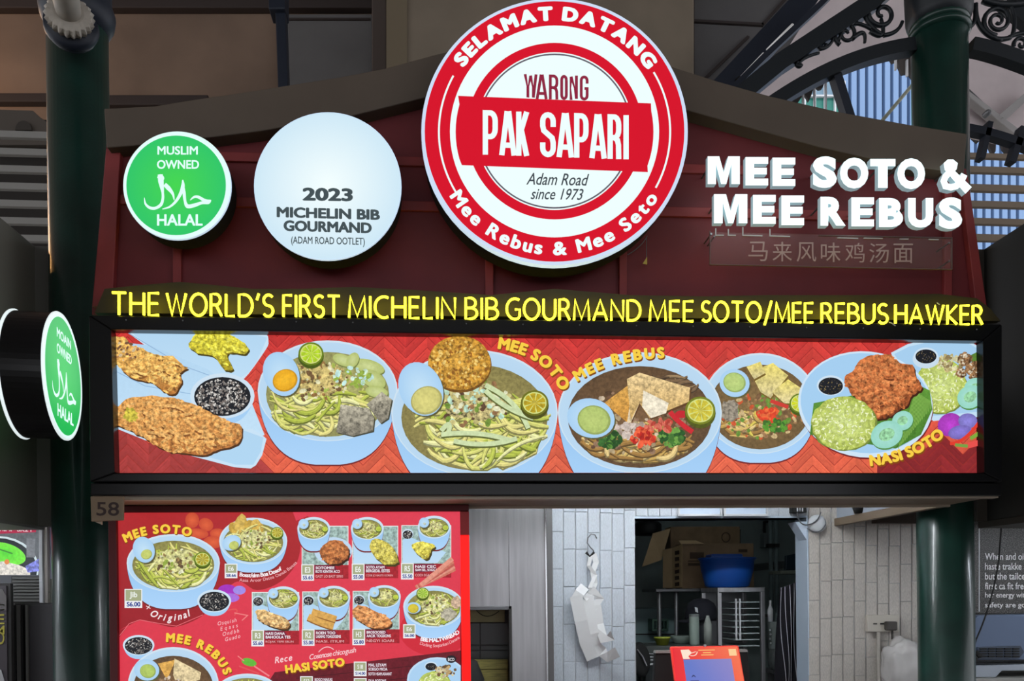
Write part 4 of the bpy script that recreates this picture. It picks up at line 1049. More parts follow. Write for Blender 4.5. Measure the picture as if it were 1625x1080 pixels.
# oval plate
pr.base += 120; pr.layer = pr.base
pr.ell(1373, 645, 107, 84, (120, 34, 34), 0, 6); pr.ell(1372, 642, 107, 84, (206, 228, 246), 0, 6, n=40); pr.ell(1372, 640, 103, 79, (164, 206, 240), 0, 6, n=40)
pr.shape([(1284, 690), (1420, 712), (1460, 690), (1478, 650), (1474, 620), (1450, 608), (1290, 640)], (96, 150, 56), .25, (70, 124, 44))
for i in range(16): pr.stroke([(1424 + i * 3.4, 712 - i * 4.2), (1452 + i * 1.6, 622 + i * 1)], 1.0, (136, 184, 84))
sauce_cup(pr, 1317, 612, 22, 16, 14, (150, 130, 80), 26)
fried(pr, [(1338, 600), (1350, 590), (1364, 572), (1386, 564), (1410, 564), (1424, 576), (1446, 580), (1454, 600), (1462, 616), (1446, 628), (1440, 642), (1424, 652), (1408, 662), (1388, 664), (1376, 650), (1354, 630), (1344, 616)], (186, 108, 60), (126, 62, 32), (222, 154, 96), 80, 2.6)
rice(pr, 1337, 672, 51, 42, 300); cucumber(pr, 1430, 668, 17, 15); cucumber(pr, 1405, 690, 26, 21); pr.build('rice_plate_print', PR_LIT, tb)
for x, y, rx, ry, ro, c in ((1506, 674, 20, 18, -30, (196, 70, 214)), (1534, 668, 15, 12, 0, (150, 140, 230)), (1522, 686, 19, 11, -10, (146, 130, 226))): pr.ell(x, y, rx, ry, c, .15, ro, edge=tuple(v * .8 for v in c))
pr.stroke(bez((1506, 704), (1530, 704), (1556, 664)), 5, (226, 60, 44)); pr.stroke(bez((1538, 696), (1550, 690), (1560, 680)), 6, (126, 170, 60)); pr.stroke([(1535, 707), (1562, 700)], 9, (232, 80, 76)); pr.stroke([(1514, 706), (1534, 708)], 5, (120, 160, 70)); pr.build('garnish_print', PR_LIT, tb)
pr.base += 60; pr.layer = pr.base
GOLD = (246, 206, 70); GSH = (132, 74, 20)
pr.path_text('MEE SOTO', bez((789, 554), (868, 566), (888, 622)), 19, GOLD, .05, 1.02, GSH); pr.build('lettering', PR_LIT, tb)
pr.path_text('MEE REBUS', bez((916, 607), (964, 572), (1054, 569)), 18, GOLD, .05, 1.02, GSH); pr.build('lettering', PR_LIT, tb)
pr.path_text('NASI SOTO', bez((1379, 740), (1450, 734), (1498, 692)), 18, GOLD, .05, 1.02, GSH); pr.build('lettering', PR_LIT, tb)

# ------------------------------------------------------------------ menu board
YM = 3.37
zmt = P(460, 802, YM).z; xml = P(174, 900, YM).x; xmr = P(745, 900, YM).x
tm = thing('menu_board', 'tall backlit red menu board hanging under the canopy left of the counter', 'menu', ((xml + xmr) / 2, YM, .75))
MB().box(xml, xmr, YM + .012, YM + .06, .75, zB - .006).build('casing', mat('dark red casing', (96, 22, 26), .5), tm, bevel=.003)
MB().box(xml, P(187, 900, YM).x, YM - .012, YM + .02, .75, zB - .006).build('frame_stile', MATS['dark red casing'], tm, bevel=.003)
MB().box(xml, xmr, YM - .012, YM + .02, P(460, 812, YM).z, zB - .006).build('frame_rail', MATS['dark red casing'], tm, bevel=.003)
MB().box(P(731, 900, YM).x, xmr, YM - .02, YM + .02, .75, P(738, 849, YM).z).build('lit_edge', mat('red led edge', (250, 16, 10), .4, emit=1.0), tm, bevel=.003)
MB().box(P(731, 900, YM).x, xmr, YM - .018, YM + .02, P(738, 849, YM).z, P(738, 812, YM).z).build('unlit_edge', mat('red edge', (176, 24, 28), .4), tm)
WINM = [(186.5, 811.5), (731, 811.5), (731, 1500), (186.5, 1500)]
pr = Print(YM + .008, WINM)
pr.shape([(180, 805), (740, 805), (740, 1500), (180, 1500)], (222, 62, 82), .04, (214, 40, 56))
pr.shape([(180, 805), (462, 805)] + smooth([(470, 826), (477, 850), (472, 890), (446, 922), (408, 936), (378, 922), (350, 944), (322, 976), (280, 994), (248, 989), (222, 984), (205, 990)], 5)[:-5] + [(205, 990), (190, 1010), (180, 1020)], (178, 42, 46), .05, (150, 28, 38))
pr.stroke([(190, 1008), (205, 989), (222, 983), (248, 988), (280, 993), (322, 975)], 1, (236, 110, 120))
pr.ell(690, 1000, 56, 40, (206, 40, 56)); pr.shape([(420, 1090), (436, 1066), (736, 1031), (736, 1500), (420, 1500)], (104, 24, 36), .25, (90, 20, 30))
for y in (1058, 1076, 1096): pr.stroke([(470, y + 18), (731, y - 10)], 1, (70, 14, 24))
pr.build('background_print', PR_LIT, tm)
for x, y, rx, ry, ro in ((305, 825, 11, 12.5, 0), (327, 832, 12, 10, 30), (313, 846, 18, 8, 5), (345, 846, 12, 8, 0), (338, 860, 16, 10, 0)): pr.ell(x, y, rx, ry, (226, 100, 60), .06, ro, edge=(200, 74, 48))
pr.build('egg_print', PR_LIT, tm)
def big_bowl(cx, cy, rx, ry, bot, eg, li, n=44, hue=NOOD):
    soto_bowl(pr, cx, cy, rx, ry, bot, n=n)
    if li: lime(pr, li[0], li[1], li[2], (176, 160, 40))
    egg(pr, eg[0], eg[1], eg[2], eg[3], -20, eg[0] + eg[2] * .25, eg[1] + eg[3] * .35, eg[2] * .5, (196, 206, 110)); pr.build('noodle_bowl_print', PR_LIT, tm)
def tagbox(x0, y0, x1, y1, code, price):
    pr.layer += 90
    pr.shape([(x0, y0), (x1, y0), (x1, y1), (x0, y1)], (236, 238, 240)); ym = y0 + (y1 - y0) * .63; pr.shape([(x0 + 1.5, y0 + 1.5), (x1 - 1.5, y0 + 1.5), (x1 - 1.5, ym), (x0 + 1.5, ym)], (164, 170, 132))
    w_ = x1 - x0; pr.text(code, x0 + w_ * .28, x1 - w_ * .28, y0 + 4.5, ym - 3, (236, 240, 236), .02); pr.text(price, x0 + w_ * .12, x1 - w_ * .1, ym + 1.6, y1 - 2, (34, 58, 140), .03); pr.build('price_tag_print', PR_LIT, tm)
big_bowl(275, 893, 74, 46, 966, (229, 872, 17, 21), (322, 887, 13), 60)
pr.path_text('MEE SOTO', circ(262, 985, 139, -27, 17), 14.5, GOLD, .05, 1.02, GSH, sdx=1, sdy=1.8); pr.build('lettering', PR_LIT, tm)
tagbox(198, 934, 226, 964, 'Jib', 'S6.00')
for x, y, rx, ry, c in ((361, 936, 15, 9, (166, 50, 190)), (380, 936, 10, 7, (160, 140, 230)), (366, 948, 14, 7, (170, 110, 220))): pr.ell(x, y, rx, ry, c, .1)
pr.stroke(bez((362, 968), (384, 962), (372, 976)), 2.2, (226, 80, 84)); pr.stroke([(372, 972), (393, 976), (384, 984)], 1.6, (240, 130, 130)); sauce_cup(pr, 340, 953, 27, 18, 24, n=90); pr.build('sauce_cup_print', PR_LIT, tm)
def script(tx, path, h, c, bold=.014): pr.path_text(tx, path, h, c, bold, .9, shear=.3); pr.build('lettering', PR_LIT, tm)
script('Original', bez((238, 976), (268, 994), (304, 976)), 11, (244, 230, 232), .02); pr.stroke([(232, 961), (239, 965)], 1.2, (244, 230, 232)); pr.stroke([(233, 966), (238, 960)], 1.2, (244, 230, 232))
for i, w in enumerate(('Osquish', 'Eqass', 'Ondbh', 'Guado')): script(w, [(346 + i * 4, 992 + i * 8.4), (376 + i * 2, 986 + i * 8.4)], 6, (248, 190, 196), .006)
big_bowl(402, 858, 54, 37, 908, (368, 861, 15, 12), (440, 845, 10), 40)
crumbs(pr, 390, 838, 24, 10, 12, [(214, 180, 90), (196, 160, 70)], 7, 10); pr.build('fritter_print', PR_LIT, tm)
tagbox(357, 894, 377, 917, 'E6', 'S8.66')
pr.path_text('Bosst/sinn Boa Doaof', bez((380, 914), (420, 920), (448, 904)), 6.5, (246, 240, 244), .03); pr.build('lettering', PR_LIT, tm)
pr.path_text('Aasa Aroor Datoa Oanob Banusa', bez((380, 922), (440, 928), (472, 893)), 5, (240, 170, 176), .012); pr.build('lettering', PR_LIT, tm)
def card(x0, y0, x1, y1, bx, by, kind, code, price, l1, l2, l3, cup=True):
    pr.shape([(x0, y0), (x1, y0), (x1, y1 - 24), (x0, y1 - 24)], (232, 234, 232)); pr.shape([(x0 + 1.2, y0 + 1.2), (x1 - 1.2, y0 + 1.2), (x1 - 1.2, y1 - 24), (x0 + 1.2, y1 - 24)], (158, 184, 178), .55)
    ym = y1 - 24; pr.build('photo_card_print', PR_LIT, tm)
    if kind != 'disc': pr.shape([(x0 + 2, ym - 38), (x0 + 14, ym - 42), (x1 - 8, ym - 18), (x1 - 22, ym - 1), (x0 + 2, ym - 1)], (176, 212, 240), 0, (190, 220, 244))
    else: pr.ell(x0 + 50, ym - 22, 30, 22, (190, 216, 238))
    if cup: sauce_cup(pr, x0 + 10, y0 + 14, 9, 8, 6, n=26)
    soto_bowl(pr, bx, by, 26, 18, by + 36, n=22); egg(pr, bx - 16, by - 7, 8, 8, 0, bx - 15, by - 5, 2, (200, 210, 190)); lime(pr, bx + 18, by + 1, 5)
    cx_, cy_ = (x0 + x1) / 2 - 2, ym - 19
    if kind == 'long': fried(pr, [(cx_ - 28, cy_ - 14), (cx_ - 10, cy_ - 12), (cx_ + 22, cy_ + 2), (cx_ + 20, cy_ + 16), (cx_ - 10, cy_ + 10), (cx_ - 26, cy_)], (214, 178, 120), (140, 96, 54), (240, 216, 170), 14, 1.6)
    if kind == 'disc': fried(pr, [(x0 + 30 + 22 + 23 * math.cos(a * .52), ym - 20 + 19 * math.sin(a * .52)) for a in range(12)], (176, 106, 58), (110, 58, 30), (214, 150, 90), 26, 1.7)
    if kind == 'green': fried(pr, [(x0 + 30, ym - 36), (x0 + 44, ym - 40), (x0 + 62, ym - 28), (x1 - 2, ym - 14), (x1 - 2, ym - 1), (x0 + 48, ym - 2), (x0 + 30, ym - 20)], (196, 184, 84), (130, 116, 40), (226, 216, 130), 24, 1.7)
    if kind == 'small': fried(pr, [(cx_ - 22, cy_ - 10), (cx_ - 6, cy_ - 16), (cx_ + 16, cy_ - 10), (cx_ + 10, cy_ - 2), (cx_ + 4, cy_ + 12), (cx_ - 10, cy_ + 6)], (206, 196, 80), (140, 124, 40), (234, 226, 130), 14, 1.5)
    if kind == 'rolls':
        for q in (bez((cx_ - 20, cy_ - 10), (cx_, cy_ - 4), (cx_ + 18, cy_ + 2)), bez((cx_ - 26, cy_ - 2), (cx_ - 6, cy_ + 8), (cx_ + 14, cy_ + 13))): pr.stroke([(a, c + 1.5) for a, c in q], 11.5, (140, 90, 40)); pr.stroke(q, 10.5, (214, 164, 84), .3)
    if kind == 'oval': fried(pr, [(x0 + 1, ym - 32), (x0 + 14, ym - 38), (x0 + 46, ym - 24), (x0 + 62, ym - 12), (x0 + 54, ym - 2), (x0 + 30, ym - 3), (x0 + 2, ym - 20)], (206, 140, 84), (140, 84, 44), (236, 190, 130), 30, 1.6)
    pr.build('dish_print', PR_LIT, tm)
    pr.shape([(x0 + 20, ym), (x1, ym), (x1, y1 - 2), (x0 + 20, y1 - 2)], (166, 34, 44), .3); pr.shape([(x0 + 20, ym), (x0 + 52, ym), (x0 + 58, ym + 12), (x0 + 20, ym + 14)], (120, 26, 56))
    L = x1 - x0 - 26
    for tx, f, y, h, c in ((l1, .62, ym + 2.4, 4.4, (246, 240, 246)), (l2, .8, ym + 8, 4.6, (246, 240, 246)), (l3, .9, ym + 16, 4, (240, 186, 190))): pr.text(tx, x0 + 22, x0 + 22 + L * f, y, y + h, c, .02 if h > 4.2 else .0)
    pr.build('caption_print', PR_LIT, tm)
    tagbox(x0 - .5, ym - 1, x0 + 19.5, y1 + 1, code, price)
card(479, 834, 553, 920, 498, 838, 'disc', 'E3', 'S5.65', 'SOTOMEE', 'ROTI KENTIN ACO', 'GAST LO BAST SIRKI', False)
card(559, 834, 632, 919, 583, 838, 'green', 'E6', 'S5.00', 'SOTO AYAM', 'BERGEDIL ESTES', 'COSB JO BASTE GOREN', False)
card(637, 833, 716, 918, 689, 836, 'small', 'R5', 'S5.50', 'NASI CEC', 'SIAM SEL, SOGG PISOI', 'CODI EGAMT / DINOI')
card(400, 939, 475, 1024, 450, 948, 'long', 'R3', 'S5.60', 'NASI DANA', 'BAHOOLA TES', 'ROJAK YEPE SBUN')
card(480, 938, 555, 1023, 530, 947, 'rolls', 'R2', 'S5.00', 'ROEN TOO', 'LASANG TOAGOGENS', 'NASI. ITIUM')
card(560, 937, 634, 1022, 610, 946, 'oval', 'H3', 'S5.80', 'BROSOOSED', 'AACIK TOGSIONS', 'NEGYI IOARI')
for i in range(5): pr.stroke([(660 + i * 2, 932 - i * 1), (722 - i, 902 - i * 4)], 7, ((206, 120, 100), (226, 150, 130), (190, 90, 80))[i % 3], .2)
pr.build('prawn_print', PR_LIT, tm)
soto_bowl(pr, 688, 962, 48, 33, 1012, n=40); blob(pr, 712, 974, 12, 10, (176, 170, 150), .6); blob(pr, 724, 955, 8, 10, (206, 176, 150), .5); lime(pr, 671, 941, 10, (150, 190, 50)); egg(pr, 656, 964, 12, 9, 0, 656, 965, 8, (214, 196, 60)); pr.build('noodle_bowl_print', PR_LIT, tm)
tagbox(640, 990, 659.5, 1012, 'E6', 'S6.00')
pr.path_text('BBE MALTWRIBAD', bez((667, 1016), (700, 1024), (730, 1004)), 6.5, (246, 240, 246), .03); pr.build('lettering', PR_LIT, tm)
pr.path_text('Dodang Soqtanban Danana', bez((666, 1022), (700, 1034), (730, 1012)), 5, (240, 170, 176), .012); pr.build('lettering', PR_LIT, tm)
sauce_cup(pr, 221, 1023, 25, 16, 22, n=90); pr.build('sauce_cup_print', PR_LIT, tm)
bowl(pr, 276, 1086, 72, 60, 1170, (122, 92, 62)); strands(pr, 276, 1110, 56, 30, 24, MEEB, 5, 26, 50); pr.shape([(252, 1052), (280, 1046), (266, 1078)], (222, 170, 84), .4); pr.shape([(278, 1044), (320, 1066), (318, 1078), (282, 1086), (276, 1070)], (226, 206, 160), .5); crumbs(pr, 270, 1084, 20, 10, 40, [(206, 190, 170), (150, 120, 90)], 1, 3); egg(pr, 234, 1062, 20, 17, 10, 236, 1064, 12, (176, 200, 100)); pr.build('noodle_bowl_print', PR_LIT, tm)
pr.path_text('MEE REBUS', bez((264, 1018), (338, 1020), (356, 1071)), 14.5, GOLD, .05, 1.02, GSH, sdx=1, sdy=1.8); pr.build('lettering', PR_LIT, tm)
soto_bowl(pr, 393, 1098, 50, 30, 1150, n=24); pr.build('noodle_bowl_print', PR_LIT, tm)
pr.ell(396, 1050, 12, 6, (100, 186, 60), .1, 15); pr.stroke([(378, 1040), (388, 1048)], 1.6, (240, 130, 130)); pr.stroke([(380, 1056), (412, 1068)], 2.4, (226, 80, 90)); pr.stroke([(404, 1056), (428, 1072)], 2.4, (240, 130, 140)); pr.build('garnish_print', PR_LIT, tm)
script('Rece', [(437, 1052), (465, 1047)], 10, (248, 210, 214)); script('Cosenose chicogush', [(492, 1046), (566, 1034)], 8, (248, 210, 214), .006)
pr.stroke(bez((506, 1034), (518, 1020), (530, 1030)), 1.2, (248, 200, 206)); pr.build('flourish_print', PR_LIT, tm)
pr.path_text('HASI SOTO', [(454, 1068), (548, 1056)], 13.5, GOLD, .05, 1.02, GSH, sdx=1, sdy=1.8); pr.build('lettering', PR_LIT, tm)
tagbox(562, 1049, 582, 1072, 'S18', 'S14.00'); tagbox(562, 1075, 582, 1098, 'S19', 'S10.00'); tagbox(477, 1072, 497, 1095, 'S12', 'S10.00')
for tx, x0, y, x1 in (('MAL LEYAM', 585, 1052, 613), ('SOEGO MIOA', 585, 1058.5, 615), ('SOTO HSAM.ASAANT', 585, 1066, 622), ('BOGO NAKAS', 500, 1075, 528), ('DUA SOTONS', 585, 1077, 613)): pr.text(tx, x0, x1, y, y + 4.8, (236, 226, 236), .02); pr.build('caption_print', PR_LIT, tm)
pr.ell(694, 1078, 48, 36, (190, 220, 244)); pr.ell(694, 1078, 45, 33, (170, 208, 240)); rice(pr, 690, 1086, 26, 22, 70); sauce_cup(pr, 684, 1056, 10, 7, 6, (120, 110, 90), 8); crumbs(pr, 706, 1064, 18, 9, 50, [(190, 160, 110), (110, 84, 56), (214, 200, 160)], 1, 3); pr.ell(716, 1045, 8, 6, (30, 28, 36)); pr.text('BCD', 711, 721, 1043, 1048, (220, 220, 226), .02); pr.build('rice_plate_print', PR_LIT, tm)
# ------------------------------------------------------------------ brick wall with the serving hatch
YW = 4.46
M_brickL = mat('white stone brick', (196, 204, 212), .75, var=.05, vscale=14, bump=.35, bscale=55)  # white brick, cool light from the kitchen side tinted into the colour
M_brickR = mat('warm shaded stone brick', (196, 190, 182), .75, var=.07, vscale=14, bump=.3, bscale=55)  # same white brick, warmer shaded tone of the right side put into the colour
M_mort = mat('pale mortar', (186, 190, 194), .9)
def pxw(x, y): return P(x, y, YW)
hx0 = pxw(1008, 950).x; hx1 = pxw(1282, 950).x; hz = pxw(1130, 822).z
wx0 = P(700, 900, YW).x; wx1 = P(1484, 900, YW).x; wz = zT - .02
mb = MB(); mb.box(wx0 - 1.6, hx0, YW, YW + .145, 0, wz); mb.box(hx1, wx1, YW, YW + .145, 0, wz); mb.box(hx0, hx1, YW, YW + .145, hz, wz); mb.box(hx0, hx1, YW, YW + .145, 0, .95)
wb = struct(mb.build('wall_back', M_mort), 'white stone brick wall with a serving hatch behind the counter')
BRK = []
for k in range(6):
    me = bpy.data.meshes.new('brick'); bm = bmesh.new(); bmesh.ops.create_cube(bm, size=1.0)
    for v in bm.verts:
        if v.co.y < 0: v.co.x *= .95; v.co.z *= .985; v.co.y += (rnd() - .5) * .35
    bmesh.ops.bevel(bm, geom=[e for e in bm.edges if all(v.co.y < .2 for v in e.verts)], offset=.06, segments=1, affect='EDGES')
    bm.to_mesh(me); bm.free(); BRK.append(me)
def bricks(x0, x1, pitch, y_first, length, m, ytop, ybot, skip=None, big=None):
    cols = int((x1 - x0) / pitch + .5)
    for i in range(cols):
        xa = x0 + i * pitch; xb = min(xa + pitch, x1); off = y_first[i % len(y_first)]
        y = off - 4 * length
        while y < ybot:
            ya, yb = max(y, ytop), min(y + length, ybot); y += length
            if yb - ya < 6: continue
            if skip and skip((xa + xb) / 2, (ya + yb) / 2): continue
            a = pxw(xa + .3, ya + .3); c = pxw(xb - .3, yb - .3)
            me = random.choice(BRK)
            key = (me, m)
            o = bpy.data.objects.new('brick', BRKM(me, m)); COL.objects.link(o); o.parent = wb
            o.location = ((a.x + c.x) / 2, YW - .003 - .001 * rnd(), (a.z + c.z) / 2); o.scale = (abs(c.x - a.x), .009 + .003 * rnd(), abs(a.z - c.z))
            o.rotation_euler = ((rnd() - .5) * .006, 0, (rnd() - .5) * .02)
_bm = {}
def BRKM(me, m):
    if (me.name, m.name) not in _bm:
        q = me.copy(); q.materials.append(m); _bm[(me.name, m.name)] = q
    return _bm[(me.name, m.name)]
bricks(874, 1008, 19.3, [843, 871, 812, 845, 873, 815, 869, 897], 59.5, M_brickL, 770, 1085)
bricks(1008, 1282, 18.9, [800, 775, 790], 59, M_brickL, 770, 819)
bricks(1282, 1472, 18.2, [893, 863, 920, 860, 894, 924, 898, 866, 895, 922], 59, M_brickR, 770, 1085)
# jamb of the hatch
M_jamb = mat('pale blue white jamb', (190, 206, 222), .5)
MB().box(hx1 - .004, hx1 + .004, YW - .006, YW + .15, .95, hz).build('jamb_board', M_jamb, wb)
MB().box(hx0, hx1, YW - .006, YW + .15, hz, hz + .012).build('lintel_board', M_jamb, wb)
MB().prism([(hx1, YW - .004, hz - .02), (hx1, YW - .004, hz - .13), (hx1 - .06, YW + .02, hz - .02)], (0, .1, 0)).build('corner_gusset', M_jamb, wb)
# kitchen room
M_kw = mat('kitchen wall grey green', (150, 164, 162), .6, var=.05)
KY = 6.3; kx0, kx1 = hx0 - .9, hx1 + 1.0
struct(MB().box(kx0, kx1, KY, KY + .1, 0, wz).build('wall_kitchen', M_kw), 'grey green back wall of the kitchen')
struct(MB().box(kx0 - .1, kx0, YW + .15, KY + .1, 0, wz).build('wall_left', M_kw), 'left wall of the kitchen')
struct(MB().box(kx1, kx1 + .1, YW + .15, KY + .1, 0, wz).build('wall_right', M_kw), 'right wall of the kitchen')
struct(MB().box(xl + .05, xr - .05, YW - .9, YW, wz - .02, wz).box(kx0 - .1, kx1 + .1, YW, KY + .1, wz - .02, wz + .03).build('ceiling_kitchen', M_white), 'white kitchen ceiling')
# framed white panels above the hatch
for x0, x1, lab in ((1076, 1146, 'white framed panel above the hatch, nearer the steel cladding'), (1149, 1219, 'white framed panel above the hatch, nearer the black socket')):
    t = thing('framed_panel', lab, 'panel', pxw((x0 + x1) / 2, 818), 'framed panels above the hatch')
    MB().pxrect(x0 + 3, 780, x1 - 3, 815, YW - .03, .015).build('sheet', mat('pale blue sheet', (196, 212, 230), .4), t)
    for q in ((x0, 776, x0 + 3, 818), (x1 - 3, 776, x1, 818), (x0, 815, x1, 818.5)): MB().pxrect(*q, YW - .036, .022).build('frame_bar', M_white, t, bevel=.001)

# ------------------------------------------------------------------ stainless cladding left of the bricks
YT = 4.22
t = thing('steel_cladding', 'brushed stainless steel cladding with an open bay beside the menu board', 'cladding', (P(810, 900, YT).x, YT, 0))
def bx(x0, x1, y0, y1, Y0, Y1, z0=None, z1=None): 
    return MB().box(P(x0, 950, Y0).x, P(x1, 950, Y0).x, Y0, Y1, P(810, y1, Y0).z if z0 is None else z0, P(810, y0, Y0).z if z1 is None else z1)
bx(808, 866, 0, 0, YT, YT + .012, 0, wz - .02).build('sheet', M_steel, t, bevel=.002)
bx(640, 808, 0, 963, YT, YT + .012, z1=wz - .02).build('sheet', M_steel, t, bevel=.002)
bx(640, 811, 961, 967, YT - .012, YT + .02).build('bay_trim', M_steel_d, t, bevel=.002)
bx(807, 812, 961, 0, YT - .012, YT + .02, z0=0).build('bay_trim', mat('dark steel trim', (72, 72, 70), .4, .6), t, bevel=.002)
bx(865.5, 868.5, 0, 0, YT - .012, YT + .02, 0, wz - .02).build('edge_bead', mat('bright steel', (225, 226, 228), .2, .9), t, bevel=.002)
bx(868.5, 878, 0, 0, YT - .004, YW - .02, 0, wz - .02).build('corner_post', mat('grey steel post', (108, 108, 108), .4, .6), t, bevel=.003)
# inside the bay
struct(MB().box(P(640, 950, YW).x, P(812, 950, YW).x, YW - .02, YW - .016, 0, 1.58).build('wall_bay', mat('bay grey wall', (96, 98, 98), .7)), 'dim grey tiled wall inside the steel bay')
wy = bpy.data.objects['wall_bay']
for x in (742, 762.5):
    for y0, y1 in ((988, 1023), (1024.5, 1031), (1032, 1046)):
        MB().pxrect(x, y0, x + (19.5 if x < 750 else 46), y1 - .5, YW - .024, .006).build('tile', mat('grey wall tile', (98, 102, 102), .35), wy, bevel=.0015)
t = thing('wall_box', 'pale wooden box fixed high inside the steel bay', 'box', pxw(775, 988))
MB().pxrect(742, 966, 801, 987, YW - .12, .09).build('body', mat('pale yellow wood', (146, 140, 100), .6, var=.06), t, bevel=.004)
MB().tube([P(x, y, YW - .123) for x, y in bez((756, 968), (772, 986), (792, 969))], .002).build('cord', M_blackm, t)
t = thing('plank_crate', 'yellowish plank crate standing low in the steel bay', 'crate', (pxw(780, 1060).x, YW - .1, 0))
for i, (y0, y1) in enumerate(((1046, 1061), (1062, 1080), (1081, 1100), (1101, 1140))):
    MB().pxrect(752, y0, 806, y1, YW - .14, .02).build('plank', mat('yellow plank', (140, 132, 74), .65, var=.14, vscale=18, stretch=(1, 1, 6)), t, bevel=.002)
MB().box(P(754, 1060, YW).x, P(804, 1060, YW).x, YW - .118, YW - .03, 0, P(780, 1048, YW - .118).z).build('body', MATS['yellow plank'], t)
t = thing('waste_bin', 'black rounded bin edge beside the menu board', 'bin', (P(738, 1060, 4.1).x, 4.1, 0))
MB().lathe([(.10, 0), (.115, .9), (.105, 1.18), (.07, 1.27), (.02, 1.30)], (P(735, 1060, 4.1).x, 4.1, 0), n=28).build('body', M_blackm, t, smooth=True)

# ------------------------------------------------------------------ folded paper strips on a hook
t = thing('paper_strips', 'bunch of folded white paper strips hanging from a wire hook on the bricks', 'paper', pxw(940, 1050))
M_paper = mat('white paper', (222, 224, 224), .7)
MB().tube([P(x, y, YW - .03) for x, y in [(947, 854), (944, 848), (938, 847), (933, 853), (932, 861), (937, 868), (942, 873), (942, 880)]], .0035).build('hook', M_steel_d, t, smooth=True)
MB().tube([P(x, y, YW - .035) for x, y in [(930, 876), (936, 882), (943, 876)]], [.008, .005, .007]).build('binder_clip', M_blackm, t)
def strip(pts, w, th=.0012, m=M_paper):
    """pts: (px, py, distance from wall), ribbon facing out"""
    L = []; R = []
    for i, (x, y, d) in enumerate(pts):
        a = pts[max(i - 1, 0)]; c = pts[min(i + 1, len(pts) - 1)]; dx, dy = c[0] - a[0], c[1] - a[1]; l = math.hypot(dx, dy) or 1
        nx, ny = -dy / l * w / 2, dx / l * w / 2
        L.append(P(x + nx, y + ny, YW - d)); R.append(P(x - nx, y - ny, YW - d - .01))
    mb = MB(); n = len(pts); vs = L + R; fs = [(i, i + 1, n + i + 1, n + i) for i in range(n - 1)]
    mb.add(vs, fs); mb.add([v + Vector((0, th, 0)) for v in vs], [tuple(reversed(f)) for f in fs])
    mb.build('paper_strip', m, t)
strip([(942, 878, .03), (946, 892, .03), (941, 905, .035), (944, 925, .04), (938, 940, .05), (928, 950, .06)], 9)
strip([(938, 880, .03), (934, 897, .035), (945, 912, .04), (936, 932, .05), (944, 950, .05)], 6)
strip([(914, 945, .08), (922, 985, .07), (930, 1020, .05), (941, 1045, .04)], 20)
strip([(934, 945, .06), (936, 975, .06), (942, 1005, .06), (950, 1022, .05)], 17)
strip([(928, 930, .05), (920, 940, .08), (914, 950, .075)], 16)
strip([(946, 960, .05), (950, 990, .05), (958, 1014, .08), (972, 1008, .11)], 16)
strip([(940, 1020, .04), (956, 1034, .05), (964, 1042, .07), (980, 1034, .11)], 17)
strip([(938, 935, .06), (952, 950, .05), (940, 965, .045)], 14)

# ------------------------------------------------------------------ sockets, cables and bag on the right bricks
t = thing('wall_socket', 'white double wall socket with dark plug on the bricks', 'socket', pxw(1402, 1003))
MB().pxrect(1377, 975, 1428, 1002, YW - .04, .03).build('plate', mat('ivory plastic', (196, 190, 178), .45), t, bevel=.004)
pl = MB(); pl.pxrect(1407.5, 985.5, 1425, 1000, YW - .075, .035); pl.build('plug', mat('grey plug', (74, 70, 66), .5), t, bevel=.008)
for x in (1386, 1397): MB().pxrect(x, 988, x + 6, 990.5, YW - .042, .004).build('switch', M_blackm if x > 1390 else MATS['grey plug'], t)
MB().tube([P(1416, 1000, YW - .05), P(1416, 1014, YW - .05)], .006).build('cord', MATS['grey plug'], t)
t = thing('conduit', 'vertical grey conduit running down from the wall socket', 'pipe', (pxw(1394, 1040).x, YW - .03, 0))
MB().tube([P(1394, 1002, YW - .03), Vector((P(1394, 1040, YW - .03).x, YW - .03, 0))], .011).build('pipe', mat('grey conduit', (168, 162, 154), .5), t, smooth=True)
M_bag = bpy.data.materials.new('milky plastic'); M_bag.use_nodes = True
_b = M_bag.node_tree.nodes['Principled BSDF']; _b.inputs['Base Color'].default_value = (.72, .70, .68, 1); _b.inputs['Roughness'].default_value = .22; _b.inputs['Alpha'].default_value = .72
t = thing('plastic_bag', 'bulging milky plastic bag under the wall socket', 'bag', P(1436, 1075, YW - .12))
bm = bmesh.new(); bmesh.ops.create_icosphere(bm, subdivisions=4, radius=1.0)
c = P(1436, 1062, YW - .13)
for v in bm.verts:
    q = v.co.copy(); k = 1 + .07 * math.sin(7 * q.x + 3 * q.z) + .05 * math.sin(13 * q.z + 5 * q.y) + .035 * math.sin(21 * q.x - 9 * q.z)
    sx = math.copysign(abs(q.x) ** .75, q.x); sz = math.copysign(abs(q.z) ** .7, q.z)
    v.co = c + Vector((sx * .115 * k, q.y * .1 * k, sz * .17 * k))
me = bpy.data.meshes.new('bag_body')
off = t.location
for v in bm.verts: v.co -= Vector(off)
bm.to_mesh(me); bm.free(); me.materials.append(M_bag)
for p in me.polygons: p.use_smooth = True
o = bpy.data.objects.new('bag_body', me); COL.objects.link(o); o.parent = t
# ledge that carries the bag
t = thing('side_ledge', 'low steel ledge along the right brick wall', 'ledge', (pxw(1390, 1100).x, YW - .15, 0))
zl = c.z - .2
MB().box(pxw(1403, 1000).x, pxw(1462, 1000).x, YW - .27, YW - .02, zl - .03, zl).build('top', M_steel, t, bevel=.003)
for xx in (pxw(1408, 1000).x, pxw(1455, 1000).x): MB().box(xx - .015, xx + .015, YW - .29, YW - .26, 0, zl - .03).build('leg', M_steel_d, t)
